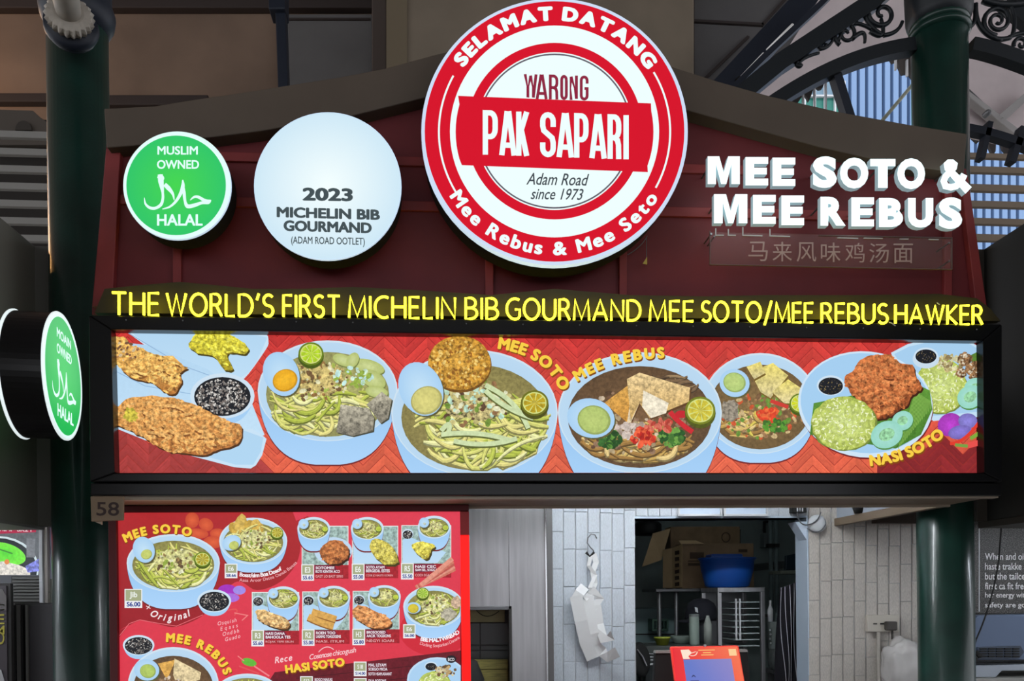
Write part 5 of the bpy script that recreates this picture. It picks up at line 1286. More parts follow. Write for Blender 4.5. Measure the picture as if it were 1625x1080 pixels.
# wiring at the top of the hatch
t = thing('junction_box', 'black junction box with looping cables at the top right of the hatch', 'box', pxw(1270, 814))
MB().pxrect(1258, 795, 1280, 813, YW - .07, .05).build('body', M_blackm, t, bevel=.003)
for x in (1265, 1269, 1273): MB().pxrect(x, 800, x + 1.5, 811, YW - .074, .006).build('terminal', M_white, t)
MB().tube([P(x, y, YW - .06) for x, y in bez((1265, 813), (1268, 836), (1284, 832)) + bez((1284, 832), (1298, 828), (1303, 812))], .0035).build('cable', M_steel_d, t, smooth=True)
MB().tube([P(x, y, YW - .06) for x, y in bez((1281, 838), (1300, 852), (1310, 832))], .003).build('cable', M_steel_d, t, smooth=True)
t = thing('round_fan_cover', 'round white wall vent cover behind the looping cables', 'vent', pxw(1295, 845))
MB().lathe([(.05, 0), (.05, .02), (.035, .034), (.01, .036)], P(1295, 831, YW - .02), (0, -1, 0), 28).build('cover', M_white, t, smooth=True)
t = thing('camera_dome', 'beige and black dome camera tucked under the canopy on the right', 'camera', P(1370, 800, YW - .25))
c = P(1372, 800, YW - .25)
MB().lathe([(.055, .02), (.06, -.02), (.05, -.055), (.02, -.075)], c, (0, 0, 1), 24).build('housing', mat('beige housing', (150, 136, 116), .5), t, smooth=True)
MB().lathe([(.032, .02), (.036, -.01), (.02, -.05)], c + Vector((-.05, -.03, 0)), (0, 0, 1), 20).build('lens_shroud', M_blackm, t, smooth=True)
MB().box(c.x - .015, c.x + .015, c.y - .015, c.y + .015, c.z + .02, wz - .0).build('drop_rod', M_white, t)
# brown lintel between the side beam and the right bricks
struct(MB().pxrect(1392, 800, 1476, 829, YW - .1, .06).build('trim_3', mat('brown lintel', (70, 58, 50), .7)), 'brown lintel over the right brick wall')

# ------------------------------------------------------------------ unseen tube lamps added to light the bricks and the kitchen
def lamp(label, x0, x1, Y, z, e, col=(1, 1, 1)):
    tt = thing('added_tube_lamp', label, 'lamp', ((x0 + x1) / 2, Y, z))
    MB().box(x0, x1, Y - .03, Y + .03, z + .02, z + .06).build('batten', M_white, tt, bevel=.003)
    MB().box((x0 + x1) / 2 - .01, (x0 + x1) / 2 + .01, Y - .01, Y + .01, z + .06, wz).build('drop_rod', M_white, tt)
    m = bpy.data.materials.new('added lamp tube'); m.use_nodes = True; bb = m.node_tree.nodes['Principled BSDF']; bb.inputs['Emission Color'].default_value = (*col, 1); bb.inputs['Emission Strength'].default_value = e
    MB().tube([(x0 + .02, Y, z), (x1 - .02, Y, z)], .016).build('tube', m, tt, smooth=True)
lamp('unseen tube lamp added under the canopy to light the brick wall', .25, 1.7, 3.52, 2.46, 105, (.93, .97, 1))
lamp('unseen tube lamp added under the kitchen ceiling to light the room dimly', 1.2, 2.2, 5.0, 2.46, 3.5, (.9, .97, 1))

# ------------------------------------------------------------------ things in the kitchen
KB = 5.35
def kz(py, Y=KB): return P(1130, py, Y).z
def kx(px, Y=KB): return P(px, 950, Y).x
M_card = mat('brown cardboard', (130, 108, 82), .85, var=.08, vscale=10); M_card2 = mat('pale cardboard', (190, 164, 124), .85, var=.06)
zsh = kz(933)
t = thing('wire_rack', 'steel kitchen shelf rack carrying the cardboard cartons', 'shelf', (kx(1110), KB, 0))
MB().box(kx(1040), kx(1136), KB - .02, KB + .38, zsh - .02, zsh).build('shelf_board', M_steel_d, t, bevel=.002)
for x in (1046, 1073, 1133):
    MB().tube([(kx(x), KB, 0), (kx(x), KB, zsh - .02)], .014).build('post', M_steel, t, smooth=True)
MB().box(kx(1040), kx(1136), KB - .02, KB + .38, .86, .88).build('shelf_board', M_steel_d, t, bevel=.002)
def carton(label, x0, x1, y0, y1, Y, d, zb=None):
    a = P(x0, y1, Y); c2 = P(x1, y0, Y); z0 = zb if zb is not None else a.z
    tt = thing('cardboard_carton', label, 'carton', ((a.x + c2.x) / 2, Y, z0), 'cartons on the kitchen rack')
    MB().box(a.x, c2.x, Y, Y + d, z0, P((x0 + x1) / 2, y0, Y).z).build('body', M_card, tt, bevel=.003)
    return tt, a.x, c2.x, z0, P((x0 + x1) / 2, y0, Y).z
tt, a, c2, z0, z1 = carton('large brown carton with an open flap, rear of the kitchen rack', 1065, 1174, 835, 930, KB + .22, .15, zsh)
MB().prism([P(1064, 838, KB + .21), P(1050, 888, KB + .18), P(1019, 899, KB + .18), P(1036, 846, KB + .22)], (0, .006, 0)).build('flap', M_card2, tt)
MB().tube([P(1152 + 6.5 * math.cos(i * PI / 8), 852 + 7.5 * math.sin(i * PI / 8), KB + .218) for i in range(16)], .003, closed=True).build('printed_ring', mat('dark print', (70, 54, 40), .8), tt)
MB().box(c2 - .004, c2 + .012, KB + .24, KB + .36, z0 + .06, z1 - .02).build('tape_edge', mat('dark tape', (60, 54, 50), .6), tt)
tt, a, c2, z0, z1 = carton('brown carton with a printed pale side, front of the kitchen rack', 1083, 1196, 862, 932, KB - .02, .16, zsh)
MB().prism([P(1083, 863, KB - .025), P(1083, 931.5, KB - .025), P(1068, 932.5, KB + .08), P(1068, 869, KB + .08)], (-.004, .004, 0)).build('side_label', M_card2, tt)
MB().prism([P(1068, 869, KB + .08), P(1068, 932.5, KB + .08), P(1053, 933, KB + .14), P(1053, 872, KB + .14)], (-.004, .004, 0)).build('side_panel', M_card2, tt)
MB().prism([P(1077, 858, KB + .05), P(1104, 858, KB + .05), P(1120, 864, KB - .02), P(1082, 865, KB - .02)], (0, .0, .004)).build('flap', M_card2, tt)
for q in ((1095, 876, 1117, 886), (1092, 889, 1118, 890.5), (1172, 871, 1186, 876), (1092, 893, 1116, 897)): MB().pxrect(*q, KB - .022, .003).build('printed_mark', MATS['dark print'], tt)
for i in range(6): MB().prism([P(1071.5, 874 + i * 10, KB + .05), P(1078, 873 + i * 10, KB + .005), P(1078, 879 + i * 10, KB + .005), P(1071.5, 880 + i * 10, KB + .05)], (-.004, -.006, 0)).build('printed_mark', MATS['dark print'], tt)
# steel tray cabinet with blue basin
KC = 4.95; zc = kz(932, KC)
t = thing('tray_cabinet', 'open steel tray cabinet under the blue basin', 'cabinet', (kx(1176, KC), KC, 0))
xa, xb = kx(1139, KC), kx(1214, KC)
MB().box(xa, xb, KC, KC + .34, zc - .03, zc).build('top', M_steel, t, bevel=.003)
for x in (xa, xb - .025): 
    for y in (KC, KC + .315): MB().box(x, x + .025, y, y + .025, 0, zc - .03).build('leg', M_steel, t, bevel=.002)
MB().box(xa + .02, xb - .02, KC + .33, KC + .34, .3, zc - .03).build('back_sheet', M_steel_d, t)
for i in range(8):
    zz = kz(955 + i * 10, KC); MB().box(kx(1166, KC), xb - .03, KC + .02, KC + .3, zz - .006, zz).build('tray', mat('pale tray', (170, 184, 184), .4), t, bevel=.001)
for x in (1168, 1174): MB().box(kx(x, KC), kx(x + 2.4, KC), KC + .01, KC + .02, kz(1016, KC), kz(950, KC)).build('tray_rail', M_white, t)
cb = Vector(((xa + xb) / 2 - .03, KC + .17, zc))
t = thing('plastic_basin', 'blue plastic basin on top of the steel tray cabinet', 'basin', cb)
M_blue = mat('blue plastic', (22, 74, 156), .35)
mb = MB(); mb.lathe([(a_ * .85, b_ * .9) for a_, b_ in [(.14, .0), (.165, .012), (.195, .12), (.205, .19), (.215, .2), (.215, .21), (.2, .212), (.19, .2), (.16, .03), (.02, .02)]], cb, n=40, sy=.8); mb.build('bowl', M_blue, t, smooth=True)
MB().tube([cb + Vector((.181 * math.cos(i * PI / 24), .145 * math.sin(i * PI / 24), .185)) for i in range(48)], .006, closed=True).build('rim', M_blue, t, smooth=True)
MB().box(cb.x - .11, cb.x + .10, cb.y - .02, cb.y + .1, cb.z + .03, cb.z + .215).build('inner_tub', M_blue, t, bevel=.01)
# kitchen counter items
zk = kz(1020, 5.05)
t = thing('work_counter', 'dark kitchen work counter behind the card terminal', 'counter', (kx(1130, 5.1), 5.1, 0))
MB().box(kx(1012, 5.0), kx(1131, 5.0), 4.85, 5.22, zk - .04, zk).build('top', mat('dark worktop', (60, 66, 64), .4), t, bevel=.004)
MB().box(kx(1016, 5.0), kx(1128, 5.0), 4.88, 5.2, 0, zk - .04).build('body', mat('dark cabinet', (48, 54, 54), .5), t)
M_grey = mat('grey green plastic', (128, 142, 134), .45)
def jar(name, label, cat, x0, x1, ytop, Y, m, prof):
    c = P((x0 + x1) / 2, 1020, Y); c.z = zk; R = (x1 - x0) / 2 * Y / FPX; H = P((x0 + x1) / 2, ytop, Y).z - zk
    tt = thing(name, label, cat, c); MB().lathe([(r * R, h * H) for r, h in prof], c, n=24).build('body', m, tt, smooth=True); return tt, c, R, H
tt, c, R, H = jar('storage_jar', 'tall grey green cylinder jar on the kitchen counter', 'jar', 1094, 1110, 974, 4.91, M_grey, [(.95, 0), (1, .05), (1, .94), (.9, 1)])
MB().lathe([(R * 1.03, H * .92), (R * 1.03, H * .99)], c, n=24).build('lid', M_steel_d, tt)
tt, c, R, H = jar('shallow_tray', 'shallow grey tray under the tall jar', 'tray', 1064, 1098, 1008, 5.1, M_grey, [(.6, 0), (.7, .1), (1, .85), (1, 1), (.92, 1), (.6, .3)])
tt, c, R, H = jar('milk_carton', 'pale carton standing right of the tall jar', 'carton', 1117, 1130, 976, 4.9, mat('grey carton', (140, 146, 140), .5), [(1, 0), (1, .7), (.4, .95), (.35, 1)])
tt, c, R, H = jar('yellow_tub', 'yellow green plastic tub at the left of the kitchen counter', 'tub', 1038, 1064, 1010, 4.95, mat('yellow green plastic', (140, 146, 50), .45), [(.7, 0), (.95, .8), (1.02, .82), (1.02, 1), (.9, .95), (.6, .2)])
t = thing('cloth_cap', 'dark navy cap resting on the kitchen jars', 'cap', P(1113, 984, 5.12))
M_navy = mat('navy cloth', (16, 18, 28), .9)
c = P(1113, 984, 5.12)
MB().lathe([(.105, 0), (.105, .03), (.1, .07), (.08, .11), (.045, .135), (.01, .142)], c, n=24).build('crown', M_navy, t, smooth=True)
MB().prism([c + Vector((-.09, -.05, .01)), c + Vector((-.02, -.11, .012)), c + Vector((-.13, -.13, -.01)), c + Vector((-.17, -.07, -.005))], (0, 0, .008)).build('brim', M_navy, t)
MB().pxpoly([(1103, 963), (1107, 964), (1108, 972), (1104, 970)], 5.03, .01).build('badge', M_white, t)
MB().lathe([(.06, -(c.z - zk)), (.065, -.01), (.06, 0)], c, n=20).build('stand', mat('dark stand', (44, 48, 54), .6), t)
t = thing('wire_basket', 'green mesh basket hanging left in the kitchen', 'basket', P(1048, 1000, 5.6))
M_dgr = mat('dark green plastic', (52, 84, 72), .6)
for q in ((1035, 982, 1061, 985), (1035, 997, 1061, 1001), (1035, 982, 1038, 1001), (1058, 982, 1061, 1001)): MB().pxrect(*q, 5.6, .12).build('frame_bar', M_dgr, t, bevel=.003)
for x in (1041, 1045, 1049, 1053): MB().pxrect(x, 985, x + 1.2, 997, 5.62, .006).build('mesh_bar', M_dgr, t)
MB().tube([P(1048, 983, 5.66), Vector((P(1048, 983, 5.66).x, 5.75, P(1048, 983, 5.66).z))], .006).build('hanger', M_steel_d, t)
t = thing('white_cabinet', 'pale worktop cabinet in the left of the kitchen', 'cabinet', (kx(1035, 5.75), 5.75, 0))
MB().box(kx(1000, 5.75), kx(1072, 5.75), 5.75, 6.2, 0, P(1035, 965, 5.75).z).build('body', mat('pale teal cabinet', (112, 136, 138), .5), t, bevel=.004)
MB().pxrect(1008, 1005, 1072, 1007, 5.735, .02).build('gap', M_blackm, t)
t = thing('hanging_pot', 'dark round pot hanging in the top left of the hatch', 'pot', P(1028, 850, 5.95))
c = P(1028, 845, 5.95); MB().lathe([(.09, -.02), (.1, .0), (.1, .06), (.07, .09)], c, n=24).build('body', mat('dark pot', (26, 28, 30), .5), t, smooth=True)
MB().tube([c + Vector((0, 0, .08)), Vector((c.x, c.y, wz))], .006).build('hanger', M_steel_d, t)
# right of the kitchen: pipes, switch box, apron, bottles
for x, lab in ((1224, 'grey vertical pipe behind the blue basin, left of the pair'), (1233, 'grey vertical pipe beside the hanging apron, right of the pair')):
    t = thing('vertical_pipe', lab, 'pipe', (kx(x, 5.6), 5.6, 0), 'kitchen pipes')
    MB().tube([(kx(x, 5.6), 5.6, 0), (kx(x, 5.6), 5.6, wz)], .016).build('pipe', mat('teal grey pipe', (96, 112, 112), .5), t, smooth=True)
    MB().pxrect(x - 4, 862, x + 4, 868, 5.575, .05).build('clamp', M_blackm, t)
t = thing('switch_box', 'pale switch box with black conduit on the kitchen back wall', 'box', P(1216, 870, 6.28))
MB().pxrect(1212, 845, 1222, 868, 6.22, .08).build('body', mat('pale box', (130, 140, 140), .5), t, bevel=.003)
MB().tube([P(1213, 846, 6.26), P(1213, 828, 6.26), P(1226, 826, 6.26)], .012).build('conduit', M_blackm, t)
t = thing('wall_monitor', 'small dark screen on a bracket at the right of the hatch', 'screen', P(1256, 905, 5.3))
MB().pxpoly([(1248, 881), (1272, 876), (1272, 904), (1247, 904)], 5.3, .03).build('panel', mat('dark teal panel', (36, 52, 62), .3), t, bevel=.003)
MB().pxrect(1238, 905, 1274, 910, 5.28, .2).build('bracket', mat('grey green bracket', (128, 136, 122), .5), t, bevel=.003)
MB().box(kx(1262, 5.3), kx(1270, 5.3), 5.32, 6.3, P(1262, 900, 5.3).z, P(1262, 888, 5.3).z).build('arm', M_steel_d, t)
# apron: dark cloth with slanting white stripes, hanging folds
t = thing('striped_apron', 'black apron with thin white stripes hanging at the right of the hatch', 'apron', P(1255, 1075, 4.86))
YAp = 4.86
def apr(u, v):
    xl_ = 1238 - 14 * v * v - 3 * math.sin(v * 5); x = xl_ + (1292 - xl_) * u; y = 932 - 22 * max(0, u - .1) ** .9 + (1130 - 932) * v
    q = P(x, y, YAp); q.y += .025 * math.sin(u * 13 + v * 2.5) * (.4 + v); return q
mb = MB(); nu, nv = 22, 16; vs = [apr(i / nu, j / nv) for j in range(nv + 1) for i in range(nu + 1)]; fs = [(j * (nu + 1) + i, j * (nu + 1) + i + 1, (j + 1) * (nu + 1) + i + 1, (j + 1) * (nu + 1) + i) for j in range(nv) for i in range(nu)]
mb.add(vs, fs); mb.add([v + Vector((0, .004, 0)) for v in vs], fs); ap = mb.build('cloth', mat('black cloth', (17, 16, 24), .9), t, smooth=True)
for k in range(9):
    mb = MB(); pts = []
    for j in range(nv + 1):
        u = .04 + k * .115 + .22 * (j / nv); 
        if u > 1: break
        q = apr(u, j / nv); q.y -= .003; pts.append(q)
    if len(pts) > 2: mb.tube(pts, .002, n=4).build('stripe', mat('white stripe', (205, 205, 214), .8), t)
MB().tube([apr(.55, 0), P(1290, 880, 4.75)], .006).build('strap', MATS['black cloth'], t)
# dispenser and bottles near the apron
KD = 5.15
def jr(name, label, cat, x0, x1, y0, y1, m, prof, Y=KD):
    c = P((x0 + x1) / 2, y1, Y); R = (x1 - x0) / 2 * Y / FPX; H = P((x0 + x1) / 2, y0, Y).z - c.z
    tt = thing(name, label, cat, c); MB().lathe([(r * R, h * H) for r, h in prof], c, n=24).build('body', m, tt, smooth=True); return tt, c, R, H
zz = P(1226, 1062, KD).z
t = thing('side_stand', 'slim steel stand at the right of the kitchen', 'stand', (kx(1226, KD), KD + .02, 0))
MB().box(kx(1218, KD), kx(1243, KD), KD - .08, KD + .12, zz - .02, zz).build('top', M_steel_d, t, bevel=.002)
MB().box(kx(1223, KD) - .015, kx(1223, KD) + .015, KD, KD + .03, 0, zz - .02).build('leg', M_steel_d, t)
tt, c, R, H = jr('glass_jug', 'round clear glass jug low beside the apron', 'jug', 1218, 1241, 1029, 1062, mat('smoky glass', (150, 160, 160), .1, trans=.7), [(.5, 0), (.9, .2), (1, .5), (.9, .85), (.8, 1)])
tt, c, R, H = jr('seasoning_tin', 'grey tin with white dots above the glass jug', 'tin', 1219, 1238, 986, 1029, mat('grey tin', (110, 120, 118), .5), [(.95, 0), (1, .04), (1, .96), (.9, 1)])
for i in range(4): MB().lathe([(.007, 0), (.005, .004)], P(1222 + (i % 2), 999 + i * 7, KD - R - .004), (0, -1, 0), 10).build('white_dot', M_white, tt)
tt, c, R, H = jr('small_bottle', 'small pale bottle on the dotted tin', 'bottle', 1218, 1227, 952, 986, M_white, [(1, 0), (1, .55), (.4, .75), (.4, 1)])
MB().pxrect(1210, 974, 1219, 979, KD, .03).build('nozzle', M_blackm, tt)
t = thing('folding_trolley', 'black folded trolley handle at the lower left of the hatch', 'trolley', (kx(1018, 4.9), 4.9, 0))
MB().lathe([(.06, -.02), (.075, 0), (.06, .02)], P(1016, 1046, 4.75), (.5, -1, .2), 24, sy=1.4).build('wheel', M_blackm, t, smooth=True)
MB().tube([P(1011, 1030, 4.72), P(1020, 1042, 4.72), P(1026, 1056, 4.72)], .005).build('handle', M_steel, t)
for y in (1037, 1042, 1047): MB().tube([P(1024, y, 4.8), P(1042, y, 4.8)], .005).build('rod', M_steel_d, t)
MB().tube([P(1018, 1055, 4.78), P(1040, 1053, 4.78)], .007).build('bar', M_steel, t)
MB().tube([P(1016, 1050, 4.78), Vector((P(1016, 1050, 4.78).x, 4.78, 0))], .012).build('leg', M_blackm, t)

# ------------------------------------------------------------------ front counter, card terminal
zf = .95
t = thing('front_counter', 'steel topped front serving counter below the hatch', 'counter', (1.4, 3.9, 0))
MB().box(.3, 2.1, 3.75, 4.18, zf - .04, zf).build('top', M_steel, t, bevel=.004)
MB().box(.34, 2.06, 3.8, 4.15, 0, zf - .04).build('body', M_steel_d, t)
YT2 = 3.95
t = thing('order_screen', 'black monitor back standing behind the red card terminal', 'monitor', (P(1112, 1080, 4.1).x, 4.1, zf))
MB().pxpoly([(1040, 1036), (1187, 1033), (1192, 1130), (1036, 1130)], 4.1, .04).build('panel', M_blackm, t, bevel=.004)
MB().pxpoly([(1041, 1032), (1186, 1030), (1187, 1034), (1040, 1036)], 4.095, .045).build('top_trim', mat('pale trim', (150, 150, 146), .4), t)
MB().box(P(1112, 1100, 4.1).x - .05, P(1112, 1100, 4.1).x + .05, 4.1, 4.16, zf, P(1112, 1100, 4.1).z).build('foot', M_blackm, t)
# terminal: red tilted tablet holder with a screen
tl, tr_, bl = P(1064, 1026, 3.93), P(1172, 1024, 3.93), P(1078, 1130, 3.84)
br = tr_ + (bl - tl) + (tr_ - tl) * .01
t = thing('card_terminal', 'red tablet stand with violet screen on the front counter', 'tablet', (tl + br) / 2 - Vector((0, 0, ((tl + br) / 2).z - zf)))
def quad(u, v, d=0.0):
    p = tl * (1 - u) * (1 - v) + tr_ * u * (1 - v) + bl * (1 - u) * v + br * u * v
    n = (tr_ - tl).cross(bl - tl).normalized()
    if n.y > 0: n = -n
    return p + n * d
MB().prism([quad(.012, .0), quad(.0, .02), quad(0, 1), quad(1, 1), quad(1, .02), quad(.988, 0)], (0, .02, 0)).build('holder', mat('red acrylic holder', (240, 60, 50), .3, emit=.35), t, bevel=.002)
prt = Print(0, mapper=lambda x, y, d: quad(x, y, .001 + d))
a_, b_2 = prt.col((228, 36, 48)), prt.col((246, 96, 66)); prt.poly([(.02, .015), (.98, .015), (1, 1), (0, 1)], [a_, prt.col((244, 120, 84)), b_2, prt.col((240, 40, 56))]); prt.up()
prt.build('holder_print', PR_LIT, t)
prt.poly([(.16, .2), (.86, .2), (.86, 1), (.16, 1)], [prt.col((96, 120, 198)), prt.col((142, 134, 196)), prt.col((128, 126, 200)), prt.col((104, 116, 200))]); prt.up(); prt.build('screen', PR_LIT, t)
prt.layer = 4; cw = (250, 226, 206)
for q in ([(.14, .05), (.26, .045), (.3, .1), (.24, .15), (.26, .19), (.16, .19), (.15, .13)],): prt.shape(q, cw)
prt.stroke(bez((.27, .14), (.36, .16), (.38, .08)), .012, cw); prt.stroke([(.30, .10), (.36, .08)], .01, cw)
for y, w in ((.06, .24), (.10, .12), (.135, .18)): prt.stroke([(.56 - w / 2 - .04, y), (.56 + w / 2 - .04, y)], .011, (250, 206, 120))
prt.shape([(.84, .05), (.95, .05), (.95, .155), (.84, .155)], (250, 206, 150)); prt.build('holder_marks', PR_LIT, t)
prt.shape([(.265, .44), (.285, .44), (.31, .475), (.29, .47), (.275, .455), (.26, .47), (.24, .475)], (40, 44, 100)); prt.stroke([(.22, .53), (.34, .53)], .012, (70, 60, 120)); prt.build('screen_marks', PR_LIT, t)
MB().lathe([(.008, 0), (.006, .012)], quad(.5, -.015), (0, -1, 0), 12).build('lens', M_steel, t)
pp = quad(.5, .6); MB().tube([pp + Vector((0, .02, 0)), Vector((pp.x, pp.y + .05, zf))], .015).build('post', M_blackm, t)
MB().lathe([(.08, 0), (.08, .012), (.02, .02)], Vector((pp.x, pp.y + .05, zf)), n=24).build('base', M_blackm, t)

# ------------------------------------------------------------------ left neighbour
struct(MB().box(-5, P(150, 900, 4.6).x, 4.6, 4.7, 0, 2.6).build('wall_left_stall', mat('neighbour back wall', (110, 108, 104), .7)), 'grey back wall of the left neighbouring stall')
struct(MB().box(P(1545, 900, 4.6).x, 7, 4.6, 4.7, 0, 2.6).build('wall_right_stall', MATS['neighbour back wall']), 'grey back wall of the right neighbouring stall')
YLN = 4.3
t = thing('neighbour_menu_screen', 'lit neighbouring menu panel with a green leafy dish at the left edge', 'screen', P(30, 930, YLN))
MB().pxrect(-80, 800, 66, 940, YLN, .05).build('casing', mat('grey casing', (98, 100, 104), .5), t, bevel=.004)
prn = Print(YLN - .002, [(-78, 802), (64, 802), (64, 912), (-78, 912)])
prn.shape([(-78, 802), (64, 802), (64, 912), (-78, 912)], (104, 108, 112), .25, (84, 90, 96)); prn.shape([(-78, 802), (60, 824), (57, 844), (-78, 850)], (176, 36, 72)); prn.build('panel_print', PR_LIT, t)
prn.text('Mer %', 0, 19, 836, 842.5, (240, 226, 232), .02, 1); prn.text('SK2 i', 27, 50, 837, 843, (240, 226, 232), .02, 1); prn.build('lettering', PR_LIT, t)
prn.ell(-4, 902, 66, 52, (206, 222, 226)); prn.ell(-5, 904, 64, 51, (30, 38, 44)); prn.ell(10, 878, 32, 16, (76, 214, 40), .15, 18, edge=(120, 236, 60)); prn.stroke([(-10, 868), (20, 878)], 2, (40, 130, 30)); prn.shape([(-20, 912), (-20, 896), (4, 890), (30, 896), (48, 904), (48, 912)], (222, 216, 206), .4); prn.ell(11, 891, 4, 4, (226, 130, 60)); prn.shape([(40, 898), (62, 886), (62, 906), (44, 908)], (120, 126, 206), .7); prn.build('dish_print', PR_LIT, t)
prn.shape([(42, 854), (56, 854), (56, 884), (42, 884)], (118, 122, 128), .3); prn.build('panel_mark', PR_LIT, t)
t = thing('neighbour_pier', 'pale lilac tiled pier of the neighbouring stall beside the left column', 'pier', (P(90, 900, 4.28).x, 4.28, 0))
M_lil = mat('pale lilac board', (176, 176, 196), .6); M_grg = mat('grey green board', (128, 132, 124), .6)
MB().box(P(67, 900, 4.28).x, P(122, 900, 4.28).x, 4.28, 4.5, P(90, 918, 4.28).z, 2.6).build('board', M_lil, t)
MB().box(P(67, 900, 4.28).x, P(122, 900, 4.28).x, 4.28, 4.5, 0, P(90, 918, 4.28).z).build('board', M_grg, t)
MB().box(P(71, 900, 4.26).x, P(76, 900, 4.26).x, 4.255, 4.28, P(90, 960, 4.28).z, 2.6).build('batten', MATS['grey conduit'], t)
MB().box(P(62, 900, 4.24).x, P(67, 900, 4.24).x, 4.24, 4.3, P(90, 960, 4.24).z, 2.6).build('batten', M_white, t)
MB().pxrect(77, 938, 122, 940, 4.265, .02).build('ledge_line', M_grg, t)
t = thing('vent_grille', 'grey slatted vent grille below the lit neighbouring panel', 'grille', P(42, 955, 4.25))
MB().pxrect(18, 914, 65, 956, 4.27, .03).build('backing', mat('dark grey backing', (60, 60, 58), .7), t)
for i in range(8): MB().pxrect(19, 915 + i * 5.1, 65, 918.6 + i * 5.1, 4.25, .025).build('slat', mat('grey slat', (104, 104, 100), .6), t, bevel=.001)
t = thing('dark_cabinet', 'dark grey cabinet below the neighbouring ledge beside the left column', 'cabinet', (P(75, 1000, 4.1).x, 4.1, 0))
MB().box(P(20, 1000, 4.1).x, P(112, 1000, 4.1).x, 4.12, 4.24, 0, P(75, 956, 4.12).z).build('body', mat('dark grey laminate', (58, 56, 58), .45), t, bevel=.003)
MB().box(P(46, 1000, 4.1).x, P(110, 1000, 4.1).x, 4.1, 4.12, 0, P(75, 959, 4.1).z).build('door', mat('charcoal door', (66, 64, 66), .4), t, bevel=.003)
for x0, x1 in ((21, 27), (28, 34), (35, 38), (42, 45)): MB().box(P(x0, 1000, 4.1).x, P(x1, 1000, 4.1).x, 4.09, 4.12, 0, P(75, 959, 4.1).z).build('upright', M_blackm if x0 in (21, 35) else MATS['grey slat'], t)
t = thing('neighbour_poster', 'dark standing poster with yellow letters at the lower left edge', 'poster', (P(0, 1000, 3.95).x, 3.95, 0))
MB().box(P(-90, 1000, 3.95).x, P(17, 1000, 3.95).x, 3.955, 3.98, 0, P(10, 925, 3.95).z).build('frame', mat('brown black frame', (38, 36, 34), .5), t, bevel=.003)
MB().box(P(-90, 1000, 3.95).x, P(11, 1000, 3.95).x, 3.948, 3.956, 0, P(10, 929, 3.95).z).build('sheet', mat('dark plum sheet', (66, 60, 64), .6), t)
MB().pxpoly([(-20, 934), (4, 934), (10, 946), (10, 968), (-20, 968)], 3.944, .003).build('panel_mark', mat('grey sheet mark', (96, 92, 90), .6), t)
pri = Print(3.944)
for ch, y0, y1 in (('C', 958, 968), ('E', 974, 990), ('M', 992, 1006), ('O', 1002, 1022)): pri.text(ch, -6, 7, y0, y1, (170, 160, 56), .012); pri.build('letter', INK, t)
pri.shape([(-30, 1080), (-30, 1060), (2, 1062), (10, 1090), (-30, 1090)], (176, 176, 178)); pri.build('poster_mark', INK, t)

# ------------------------------------------------------------------ right neighbour
YRN = 4.3
t = thing('neighbour_story_board', 'black speckled notice board with white text at the right edge', 'notice board', P(1590, 972, YRN))
m = bpy.data.materials.new('speckled black board'); m.use_nodes = True; nt = m.node_tree; bb = nt.nodes['Principled BSDF']; tc = nt.nodes.new('ShaderNodeTexCoord'); nn = nt.nodes.new('ShaderNodeTexNoise'); nn.inputs['Scale'].default_value = 260; nn.inputs['Detail'].default_value = 2
rp = nt.nodes.new('ShaderNodeValToRGB'); rp.color_ramp.elements[0].position = .5; rp.color_ramp.elements[0].color = rgb((24, 23, 22)); rp.color_ramp.elements[1].position = .74; rp.color_ramp.elements[1].color = rgb((170, 166, 158))
nt.links.new(tc.outputs['Object'], nn.inputs['Vector']); nt.links.new(nn.outputs[0], rp.inputs[0]); nt.links.new(rp.outputs[0], bb.inputs['Base Color']); bb.inputs['Roughness'].default_value = .5
MB().pxrect(1538, 800, 1760, 973, YRN, .04).build('board', m, t, bevel=.003)
MB().pxrect(1553.4, 800, 1554.8, 970, YRN - .002, .003).build('white_line', M_white, t)
pri = Print(YRN - .003)
for i, tx in enumerate(('When and oit hise', 'haste trakke skarv', 'but the tailce trea', 'first ca fit free this', 'her energy with this', 'safety are good c')):
    pri.text(tx, 1563, 1650, 877 + i * 15.6, 888 + i * 15.6, (236, 236, 234), .012); pri.build('text_line', INK, t)
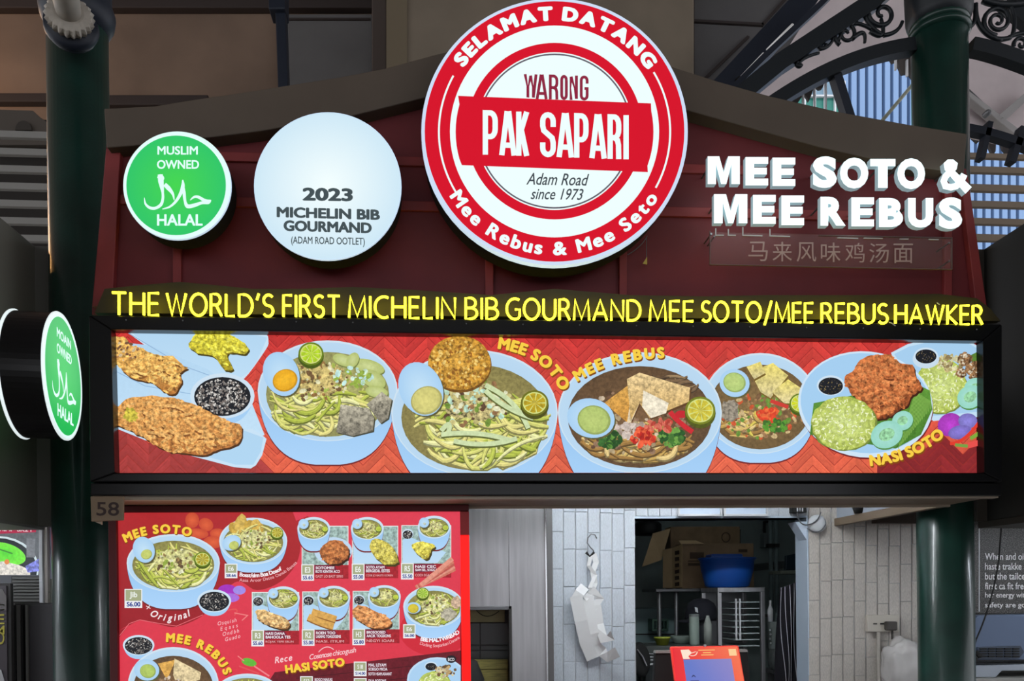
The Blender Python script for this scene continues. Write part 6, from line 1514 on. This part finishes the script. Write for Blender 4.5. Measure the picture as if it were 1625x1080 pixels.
pri.ell(1630, 822, 20, 12, (222, 232, 222)); pri.ell(1630, 822, 18, 10.5, (60, 140, 60), .0); pri.build('leaf_print', INK, t)
for i in range(7): pass
t = thing('label_printer', 'grey blue receipt printer with slotted front on the right neighbour counter', 'printer', P(1590, 1058, 4.1))
M_prn = mat('blue grey plastic', (92, 108, 134), .45)
MB().pxpoly([(1544, 986), (1552, 976), (1760, 972), (1760, 1044), (1544, 1048)], 4.15, .13).build('body', M_prn, t, bevel=.006)
MB().pxpoly([(1544, 1056), (1760, 1050), (1760, 1062), (1590, 1064), (1580, 1074), (1544, 1074)], 4.1, .25).build('tray', mat('pale grey plastic', (160, 168, 178), .45), t, bevel=.004)
MB().pxpoly([(1552, 1026), (1620, 1024), (1626, 1034), (1618, 1044), (1552, 1046)], 4.14, .02).build('grille', mat('dark blue grey', (60, 70, 86), .5), t, bevel=.003)
for i in range(5):
    for j in range(4): MB().pxrect(1556 + i * 13, 1028 + j * 4, 1566 + i * 13, 1030 + j * 4, 4.132, .01).build('slot', M_blackm, t)
for y in (1047, 1051): MB().pxrect(1546, y, 1760, y + 1.6, 4.12, .02).build('rib', M_blackm, t)
t = thing('neighbour_counter', 'pale counter of the right neighbouring stall', 'counter', (P(1600, 1080, 4.1).x, 4.1, 0))
MB().box(P(1540, 1080, 4.05).x, P(1760, 1080, 4.05).x, 4.05, 4.44, 0, P(1590, 1074, 4.1).z).build('body', mat('beige counter', (150, 150, 144), .5), t, bevel=.004)
t = thing('hanging_cable', 'thin black cable hanging in front of the speckled board', 'cable', P(1550, 1010, 4.05))
MB().tube([P(x, y, 4.05) for x, y in [(1590, 790), (1589, 840), (1585, 890)] + bez((1585, 890), (1574, 960), (1549, 1014)) + [(1545, 1030), (1549, 1045), (1546, 1064)]], .004).build('cable', M_blackm, t, smooth=True)
for x, y in ((1549, 1036), (1553, 1040), (1546, 1044)): MB().lathe([(.012, -.01), (.014, 0), (.012, .012)], P(x, y, 4.04), (1, 0, .3), 10).build('cable_knot', M_blackm, t)
